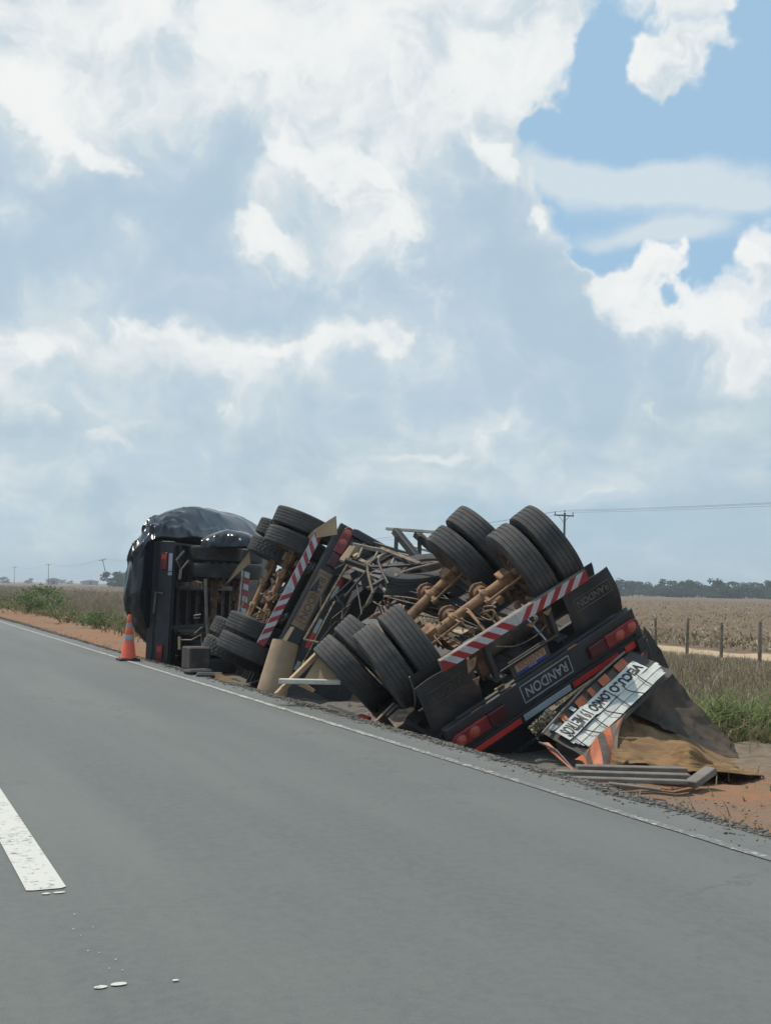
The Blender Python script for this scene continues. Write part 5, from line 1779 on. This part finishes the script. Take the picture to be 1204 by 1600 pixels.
def make_grass():
    rs = np.random.RandomState(77)
    # dry growth of the verge
    P, H, Wd = [], [], []
    for (n, x0, x1, y0, y1, w, hm) in ((72000, 6.6, 17.9, -4, 38, 0.012, 0.50), (52000, 6.4, 18.5, 38, 120, 0.030, 0.62), (16000, 6.6, 30, 120, 420, 0.09, 0.7)):
        xy = scatter(rs, n, x0, x1, y0, y1)
        edge = np.where(xy[:, 1] < 29, 9.0 - 0.0 * xy[:, 1], 7.2) + 1.2 * patch(xy, 2.5, 811)
        dens = np.clip((xy[:, 0] - edge) / 0.8, 0, 1) * (0.55 + 1.4 * patch(xy, 3.5, 821) + 0.3)
        k = rs.rand(n) < dens
        xy = xy[k]
        h = hm * (0.35 + 0.75 * rs.rand(len(xy)) ** 1.4) * (1 + 0.9 * patch(xy, 4, 831)) * np.clip((xy[:, 0] - 6.0) / 2.5, 0.4, 1)
        P.append(np.concatenate([xy, (gz(xy) - 0.02)[:, None]], 1))
        H.append(np.clip(h * np.where((xy[:, 0] > 14.5) & (xy[:, 1] < 40), np.clip(1 - (xy[:, 0] - 14.5) / 4.5, 0.35, 1), 1.0), 0.06, 1.1))
        Wd.append(w * (0.6 + 0.8 * rs.rand(len(xy))))
    stuff('dry_grass', blade_mesh('dry_grass', np.concatenate(P), np.concatenate(H), np.concatenate(Wd), 0.7, 0.55, m_dry, 5), 'dry grey brown grass growing along the verge up to the fence')
    # greener low growth at the foot of it
    P, H, Wd = [], [], []
    for (n, x0, x1, y0, y1, w) in ((16000, 5.9, 12.5, 22, 75, 0.035), (5500, 7.5, 14, -3, 20, 0.014), (5000, 6.4, 10, 75, 200, 0.07)):
        xy = scatter(rs, n, x0, x1, y0, y1)
        e0 = np.where(xy[:, 1] < 21, 9.1, np.where(xy[:, 1] < 30, 7.0, 6.6))
        d = np.clip((xy[:, 0] - e0 - 0.9 * patch(xy, 3, 841)) / 0.6, 0, 1) * np.clip(0.30 + 2.0 * patch(xy, 3.2, 851) + np.clip((9.5 - xy[:, 0]) / 6, 0, .35), 0, 1)
        k = rs.rand(n) < d
        xy = xy[k]
        P.append(np.concatenate([xy, (gz(xy) - 0.02)[:, None]], 1))
        H.append(0.14 + 0.42 * rs.rand(len(xy)) ** 1.5)
        Wd.append(w * (0.7 + 0.8 * rs.rand(len(xy))))
    # little tufts on the dirt and along the broken edge of the road
    xy = np.concatenate([scatter(rs, 60, 5.1, 8, 5, 9) for _ in range(6)] + [np.stack([5.05 + 0.25 * rs.randn(260), 5.4 + 0.5 * rs.randn(260)], 1), np.stack([5.1 + .3 * rs.randn(160), 26 + 6 * rs.rand(160)], 1)])
    xy = xy[(patch(xy, 6, 861) > 0.05) & (xy[:, 0] > 4.85)]
    P.append(np.concatenate([xy, (gz(xy) + 0.0)[:, None]], 1))
    H.append(0.04 + 0.10 * rs.rand(len(xy)))
    Wd.append(0.012 * (0.7 + 0.8 * rs.rand(len(xy))))
    stuff('green_grass', blade_mesh('green_grass', np.concatenate(P), np.concatenate(H), np.concatenate(Wd), 0.7, 0.7, m_mixg, 6), 'half green grass and weeds at the foot of the dry growth')
    # stubble of the harvested field
    P, H, Wd = [], [], []
    for (n, x0, x1, y0, y1, w) in ((26000, 21.0, 75, -8, 70, 0.045), (22000, 21.0, 170, -10, 190, 0.10), (9000, 20, 130, 190, 420, 0.2)):
        xy = scatter(rs, n, x0, x1, y0, y1)
        d = np.clip(0.6 + 1.3 * patch(xy, 0.8, 871), 0.05, 1)
        xy = xy[rs.rand(n) < d]
        P.append(np.concatenate([xy, (gz(xy) - 0.01)[:, None]], 1))
        H.append((0.05 + 0.17 * rs.rand(len(xy)) ** 1.8) * (1 + 2 * (w - 0.045)))
        Wd.append(w * (0.6 + 0.9 * rs.rand(len(xy))))
    # the near rows beside the track, broken white leaves
    xy = scatter(rs, 5200, 21.2, 27, 8, 60)
    P.append(np.concatenate([xy, (gz(xy))[:, None]], 1))
    H.append(0.08 + 0.24 * rs.rand(len(xy)) ** 1.5)
    Wd.append(0.05 * (0.6 + 0.8 * rs.rand(len(xy))))
    stuff('corn_stubble', blade_mesh('corn_stubble', np.concatenate(P), np.concatenate(H), np.concatenate(Wd), 1.4, 1.2, m_straw, 7), 'pale corn stubble over the harvested field beyond the fence')


make_grass()


def make_gravel():
    """broken asphalt, stones and clods along the edge of the road"""
    rs = np.random.RandomState(31)
    base = np.array([(-1, -1, -1), (1, -1, -1), (1, 1, -1), (-1, 1, -1), (-1, -1, 1), (1, -1, 1), (1, 1, 1), (-1, 1, 1)], np.float32) * 0.5
    quad = np.array([(0, 3, 2, 1), (4, 5, 6, 7), (0, 1, 5, 4), (1, 2, 6, 5), (2, 3, 7, 6), (3, 0, 4, 7)])

    def pebbles(name, xyz, size, mat, label, flat=0.6):
        n = len(xyz)
        V = base[None] * (0.65 + 0.7 * rs.rand(n, 8, 3)) * size[:, None, None]
        V[:, :, 2] *= flat
        a = rs.rand(n) * 6.28
        c, s = np.cos(a)[:, None], np.sin(a)[:, None]
        X, Y = V[:, :, 0] * c - V[:, :, 1] * s, V[:, :, 0] * s + V[:, :, 1] * c
        V = np.stack([X, Y, V[:, :, 2]], -1) + xyz[:, None, :]
        F = (quad[None] + (np.arange(n) * 8)[:, None, None]).reshape(-1, 4)
        me = bpy.data.meshes.new(name)
        me.vertices.add(8 * n)
        me.vertices.foreach_set('co', V.astype(np.float32).ravel())
        me.loops.add(24 * n)
        me.loops.foreach_set('vertex_index', F.ravel().astype(np.int32))
        me.polygons.add(6 * n)
        me.polygons.foreach_set('loop_start', (np.arange(6 * n) * 4).astype(np.int32))
        me.polygons.foreach_set('loop_total', np.full(6 * n, 4, np.int32))
        me.update(calc_edges=True)
        me.materials.append(mat)
        return stuff(name, me, label)
    y = np.concatenate([3 + 17 * rs.rand(22000), 20 + 30 * rs.rand(6000)])
    x = 4.90 + 0.13 * rs.randn(len(y)) + 0.10 * patch(np.stack([y, y * 0], 1), 5, 887)
    k = (x > 4.55)
    x, y = x[k], y[k]
    z = np.where(x < 4.75, 0.0, np.array([max(-0.05, ground_z(a, b) + 0.02) if a < 5.0 else ground_z(a, b) + 0.02 for a, b in zip(x, y)]))
    sz = 0.006 + 0.022 * rs.rand(len(y)) ** 4
    pebbles('gravel', np.stack([x, y, z], 1), sz, M('gravel_stone', (0.115, 0.108, 0.096), (0.18, 0.16, 0.135), 9, rough=0.95, world_space=True, island=0.25), 'grey broken asphalt and gravel along the road edge')
    # soil crumbs lying on the asphalt shoulder and over the dirt
    y = np.concatenate([4 + 4.5 * rs.rand(160), 5.0 + 4.5 * rs.rand(2600), 10 + 50 * rs.rand(1500)])
    x = np.concatenate([4.46 + 0.15 * rs.randn(160), 5.0 + 3.2 * rs.rand(2600), 4.9 + 1.6 * rs.rand(1500)])
    pt = patch(np.stack([x, y], 1), 9, 881)
    k = (pt > 0.02) | (x > 4.9)
    x, y = x[k], y[k]
    z = np.array([0.006 if a < 4.7 else ground_z(a, b) + 0.01 for a, b in zip(x, y)])
    sz = 0.004 + 0.016 * rs.rand(len(y)) ** 3
    pebbles('soil_crumbs', np.stack([x, y, z], 1), sz, M('soil_crumb', (0.26, 0.17, 0.11), (0.16, 0.115, 0.085), 9, rough=0.95, world_space=True, island=0.5), 'brown soil crumbs scattered over the road shoulder')


make_gravel()


def leafy_shrub(loc, rx, ry, h, n, leaf, label, seed, mat=m_green, stems=7, group=None, broad=False):
    rs = np.random.RandomState(seed)
    t = thing('green_shrub', label, 'shrub', group, None, loc)
    clumps = [(rs.uniform(-.7, .7) * rx, rs.uniform(-.7, .7) * ry, h * rs.uniform(0.25, 0.85), rs.uniform(0.25, 0.5)) for _ in range(9)]
    V, Fc = [], []
    for i in range(n):
        cx, cy, cz, cr = clumps[rs.randint(len(clumps))]
        d = rs.randn(3)
        d /= np.linalg.norm(d)
        p = np.array([cx, cy, cz]) + d * cr * np.array([rx, ry, h * 0.6]) * rs.rand() ** 0.4
        p[2] = max(0.02, p[2])
        a = rs.randn(3)
        a[2] = abs(a[2]) * (1.6 if mat is m_lime else 0.7)
        a /= np.linalg.norm(a)
        b = np.cross(a, rs.randn(3))
        b /= np.linalg.norm(b)
        L = leaf * rs.uniform(0.6, 1.4)
        Wl = L * (0.11 if mat is m_lime else 0.22)
        o = len(V)
        V += [p, p + a * L * .5 + b * Wl, p + a * L, p + a * L * .5 - b * Wl]
        Fc.append((o, o + 1, o + 2, o + 3))
    me = bpy.data.meshes.new('foliage')
    me.from_pydata([tuple(v) for v in V], [], Fc)
    me.materials.append(mat)
    link('foliage', me, t)
    sm = MB()
    for k in range(stems):
        c = clumps[k % len(clumps)]
        sm.tube([(c[0] * .2, c[1] * .2, -0.05), (c[0] * .6, c[1] * .6, c[2] * .55), (c[0], c[1], c[2] * 1.05)], [0.014, 0.01, 0.005], 5)
    obj('stem', sm, m_bark, t, 0)
    return t


def on_ground(u, v, dep):
    p = at(u, v, dep)
    return Vector((p.x, p.y, ground_z(p.x, p.y) - 0.02))


GS = 'green shrubs in the dry verge'
leafy_shrub(on_ground(36, 952, 52), 1.3, 1.2, 1.15, 900, 0.15, 'darker green shrub by the dirt strip, leftmost of the shrubs', 901, group=GS)
leafy_shrub(on_ground(76, 950, 49), 1.0, 1.0, 0.75, 600, 0.13, 'low green shrub between the two large roadside shrubs', 902, group=GS)
leafy_shrub(on_ground(72, 945, 58), 1.3, 1.2, 1.25, 800, 0.15, 'bright green bushy shrub in front of the second pole', 903, group=GS)
leafy_shrub(on_ground(158, 990, 37), 0.9, 0.8, 0.5, 500, 0.11, 'low shrub in the weeds just left of the traffic cone', 904, group=GS)
leafy_shrub(on_ground(104, 975, 41), 0.9, 0.8, 0.45, 420, 0.11, 'small yellow green shrub at the foot of the dry grass, left of the tilted pole', 905, mat=m_mixg, group=GS)
def weed(loc, r, n, h, w, label, seed, mat):
    rs = np.random.RandomState(seed)
    t = thing('green_weed', label, 'weed', 'green weeds beside the grey canvas', None, loc)
    c = rs.randn(9, 2) * r * 0.55
    P = np.zeros((n, 3))
    P[:, :2] = c[rs.randint(9, size=n)] + rs.randn(n, 2) * r * 0.16
    P[:, 2] = -0.03
    link('foliage', blade_mesh('foliage', P, h * (0.35 + 0.75 * rs.rand(n)), w * (0.6 + 0.8 * rs.rand(n)), 0.9, 0.9, mat, seed + 1), t)


weed(on_ground(1186, 1150, 14.3), 0.85, 900, 0.62, 0.030, 'bright green leafy weed clump right of the grey canvas', 906, m_lime)
weed(on_ground(1160, 1163, 13.8), 0.40, 260, 0.34, 0.024, 'small pale green weed between the grey canvas and the bright green clump', 907, m_mixg)

# ------------------------------------------------------------------ fence along the field
fx0, fy0, fx1, fy1 = 17.85, 20.05, 18.70, 24.8
dirx, diry = (fx1 - fx0), (fy1 - fy0)
dl = math.hypot(dirx, diry)
ux, uy = dirx / dl, diry / dl
fence = thing('wire_fence', 'grey wooden post and wire fence between the dry verge and the stubble field', 'fence', None, None, (fx0, fy0, ground_z(fx0, fy0)))
post_me = MB().lathe([(0.0, -0.3), (0.062, -0.3), (0.060, 0.4), (0.055, 1.0), (0.045, 1.02), (0.0, 1.02)], 9, axis='z').mesh('post', m_post, 40)
rr = random.Random(12)
tops = []
for k in range(-9, 60):
    s = k * dl / 3
    bend = 0.0 if s < 6 else -(s - 6) * 0.10
    lx, ly = ux * s + bend, uy * s
    p = link('post', post_me, fence, (lx, ly, ground_z(fx0 + lx, fy0 + ly) - ground_z(fx0, fy0)), (rr.uniform(-.05, .05), rr.uniform(-.05, .05), rr.uniform(0, 6)))
    p.scale = (rr.uniform(.5, .72),) * 2 + (rr.uniform(.78, .92),)
    tops.append((lx - 0.065, ly, p.location.z))
for hgt in (0.30, 0.54, 0.76):
    obj('wire', MB().tube([(x, y, z + hgt) for x, y, z in tops], 0.004, 5), m_wire, fence, 0)

# ------------------------------------------------------------------ power line
POLE_H = 9.3


def pole_parts():
    post = MB().tube([(0, 0, -0.5), (0, 0, 4.5), (0, 0, POLE_H)], [0.15, 0.125, 0.10], 10).mesh('post', m_pole, 40)
    arm = MB().box((0, 0.13, POLE_H - 0.25), (2.2, 0.10, 0.13)).tube([(-0.6, 0.12, POLE_H - 0.3), (0, 0.12, POLE_H - 0.95)], 0.025, 6).tube([(0.6, 0.12, POLE_H - 0.3), (0, 0.12, POLE_H - 0.95)], 0.025, 6).mesh('crossarm', m_pole, 35)
    ins = MB().lathe([(0.0, 0.0), (0.03, 0.0), (0.03, 0.10), (0.075, 0.12), (0.05, 0.17), (0.07, 0.19), (0.045, 0.26), (0.0, 0.27)], 10, axis='z').mesh('insulator', m_ins, 35)
    return post, arm, ins


pp_, pa_, pi_ = pole_parts()
pole_list = [(at(879, 924, 117), 4.0, 0.01, 'single utility pole standing behind the raised wheels'), (at(171, 915, 372), 6.0, -0.27, 'leaning utility pole left of the black plastic sheet'),
             (at(76, 912, 520), 5.0, -0.03, 'utility pole behind the bright green shrub, second from the leaning pole'), (at(22.5, 910, 640), 5.0, 0.0, 'short looking utility pole near the left edge, third from the leaning pole'),
             (at(300, 915, 250), 4, 0.0, 'utility pole hidden behind the plastic sheet'), (at(-8, 909, 800), 4, 0.0, 'farthest utility pole at the very left edge'), (Vector((60, -45, 0)), 3, 0.0, 'utility pole outside the picture on the right')]
line_pts = {-1.0: [], 0.0: [], 1.0: []}
order = []
for loc, yaw, lean, lab in pole_list:
    if lab.startswith('utility pole hidden') or lab.startswith('utility pole outside'):
        order.append((loc, yaw, lean, None))
        continue
    order.append((loc, yaw, lean, lab))
for loc, yaw, lean, lab in order:
    base = Vector((loc.x, loc.y, -0.08))
    Mx = Matrix.Translation(base) @ Matrix.Rotation(lean, 4, Vector((math.cos(R_(YAW)) * 0 + math.sin(R_(YAW)), math.cos(R_(YAW)), 0))) @ Matrix.Rotation(-R_(yaw), 4, 'Z')
    if lab:
        po = thing('utility_pole', lab, 'utility pole', 'utility poles across the field', Mx)
        po.matrix_basis = Mx
        link('post', pp_, po)
        link('crossarm', pa_, po)
        for dx in (-1.0, 0.0, 1.0):
            link('insulator', pi_, po, (dx, 0.13 if dx else 0.0, POLE_H - 0.18 if dx else POLE_H))
    for dx in line_pts:
        line_pts[dx].append(Mx @ Vector((dx, 0.13 if dx else 0.0, POLE_H + 0.10 if dx else POLE_H + 0.27)))
for dx, side in ((-1.0, 'road side'), (0.0, 'middle'), (1.0, 'field side')):
    pts = sorted(line_pts[dx], key=lambda p: p.y)
    out = []
    for a, b in zip(pts[:-1], pts[1:]):
        for k in range(14):
            t = k / 14
            p = a.lerp(b, t)
            p.z -= 4 * t * (1 - t) * 1.6
            out.append(p)
    out.append(pts[-1])
    o = obj('overhead_wire', MB().tube(out, 0.012, 5), m_wire, None, 0)
    tag(o, 'thin overhead power line wire on the %s insulators of the poles' % side, 'wire', 'overhead wires')

# ------------------------------------------------------------------ far trees, sheds


def tree_parts(seed, wide=1.0):
    rs = np.random.RandomState(seed)
    V, Fc = [], []
    clumps = [(rs.uniform(-.42, .42) * wide, rs.uniform(-.42, .42) * wide, rs.uniform(.10, .86), rs.uniform(.15, .26)) for _ in range(15)]
    for i in range(1100):
        c = clumps[rs.randint(len(clumps))]
        d = rs.randn(3)
        d /= np.linalg.norm(d)
        p = np.array(c[:3]) + d * c[3] * rs.rand() ** 0.35 * np.array([1.1, 1.1, 0.75])
        a = rs.randn(3)
        a /= np.linalg.norm(a)
        b = np.cross(a, rs.randn(3))
        b /= np.linalg.norm(b)
        s = rs.uniform(.03, .065)
        o = len(V)
        V += [p - a * s, p + b * s * .8, p + a * s, p - b * s * .8]
        Fc.append((o, o + 1, o + 2, o + 3))
    me = bpy.data.meshes.new('crown')
    me.from_pydata([tuple(v) for v in V], [], Fc)
    me.materials.append(m_far)
    tb = MB().tube([(0, 0, -0.05), (0.01, 0, 0.3), (0.0, 0.01, 0.62)], [0.035, 0.026, 0.012], 7)
    for c in clumps[:5]:
        tb.tube([(0.005, 0, 0.32), (c[0] * .6, c[1] * .6, (0.32 + c[2]) / 2), (c[0], c[1], c[2])], [0.015, 0.010, 0.004], 5)
    return me, tb.mesh('trunk', m_bark, 0)


protos = [tree_parts(950 + k, 1.0 + 0.15 * k) for k in range(5)]


def far_tree(loc, h, k, rz, label, group, sxy=1.0):
    t = thing('tree', label, 'tree', group, None, loc)
    for nm, me in (('crown', protos[k][0]), ('trunk', protos[k][1])):
        c = link(nm, me, t)
        c.scale = (h * sxy, h * sxy, h)
        c.rotation_euler = (0, 0, rz)


rt_ = random.Random(44)
TG = 'trees of the far tree line beyond the field'
u = 905
k = 0
while u < 1560:
    dep = rt_.uniform(455, 560)
    p = at(u, 929 + (u - 602) * 0.019, dep)
    far_tree(Vector((p.x, p.y, -0.2)), rt_.uniform(5.0, 8.4), rt_.randrange(5), rt_.uniform(0, 6), 'dark green tree in the far tree line beyond the stubble field', TG, rt_.uniform(1.1, 1.6))
    u += rt_.uniform(6, 11)
TG2 = 'trees of the far clump beside the plastic sheet'
for u, h in ((176, 4.2), (184, 5.6), (192, 6.6), (200, 7.0), (208, 7.2), (220, 7.0), (232, 6.4)):
    p = at(u, 914, 470 + 10 * (u % 3))
    far_tree(Vector((p.x, p.y, -0.2)), h, u % 5, u, 'dark tree in the far clump just left of the black plastic sheet', TG2, 1.4)
TG3 = 'lone far trees on the left horizon'
for u, h, d in ((6, 5, 900), (46, 4.5, 950), (97, 4, 1000), (110, 3.5, 1000)):
    p = at(u, 909, d)
    far_tree(Vector((p.x, p.y, -0.2)), h, u % 5, u, 'tiny lone tree on the left horizon', TG3, 1.5)
m_shedw = M('shed_wall', (0.30, 0.29, 0.27), (0.24, 0.23, 0.22), 2, rough=0.8)
m_shedr = M('shed_roof', (0.42, 0.42, 0.42), (0.34, 0.33, 0.32), 2, rough=0.6)
for (u, d, w, l, h, lab) in ((82, 700, 6, 9, 3.0, 'small dark farm shed on the horizon behind the bright green shrub'), (140, 760, 10, 9, 2.4, 'low pale roofed farm building on the horizon left of the leaning pole')):
    p = at(u, 910, d)
    sh = thing('farm_shed', lab, 'shed', None, None, (p.x, p.y, -0.1))
    obj('wall', MB().box((0, 0, h / 2), (w, l, h)), m_shedw, sh, 35)
    obj('roof', MB().plate([(-w / 2 - .3, -l / 2 - .3, h), (w / 2 + .3, -l / 2 - .3, h), (w / 2 + .3, l / 2 + .3, h), (-w / 2 - .3, l / 2 + .3, h)], 0.15).add([(-w / 2 - .3, -l / 2 - .3, h + .16), (w / 2 + .3, -l / 2 - .3, h + .16), (0, -l / 2 - .3, h + 1.1), (-w / 2 - .3, l / 2 + .3, h + .16), (w / 2 + .3, l / 2 + .3, h + .16), (0, l / 2 + .3, h + 1.1)], [(0, 1, 2), (3, 5, 4), (1, 4, 5, 2), (0, 2, 5, 3)]), m_shedr, sh, 35)
    obj('door', MB().box((0, -l / 2 - 0.03, 1.1), (2.0, 0.05, 2.2)), m_black, sh, 35)

# ------------------------------------------------------------------ haze
HAZE = 0.0005
if HAZE:
    hm = bpy.data.materials.new('haze')
    hm.use_nodes = True
    q = NT(hm.node_tree)
    for nd in list(q.t.nodes):
        if nd.type == 'BSDF_PRINCIPLED':
            q.t.nodes.remove(nd)
    vp = q.n('ShaderNodeVolumePrincipled')
    vp.inputs['Color'].default_value = (0.86, 0.93, 1.0, 1)
    vp.inputs['Density'].default_value = HAZE
    vp.inputs['Anisotropy'].default_value = 0.2
    q.link(vp.outputs[0], q.t.nodes['Material Output'].inputs['Volume'])
    hz = obj('haze', MB().box((0, 0, 4.75), (9200, 9200, 13.0)), hm, None, 0)
    hz['kind'] = 'stuff'
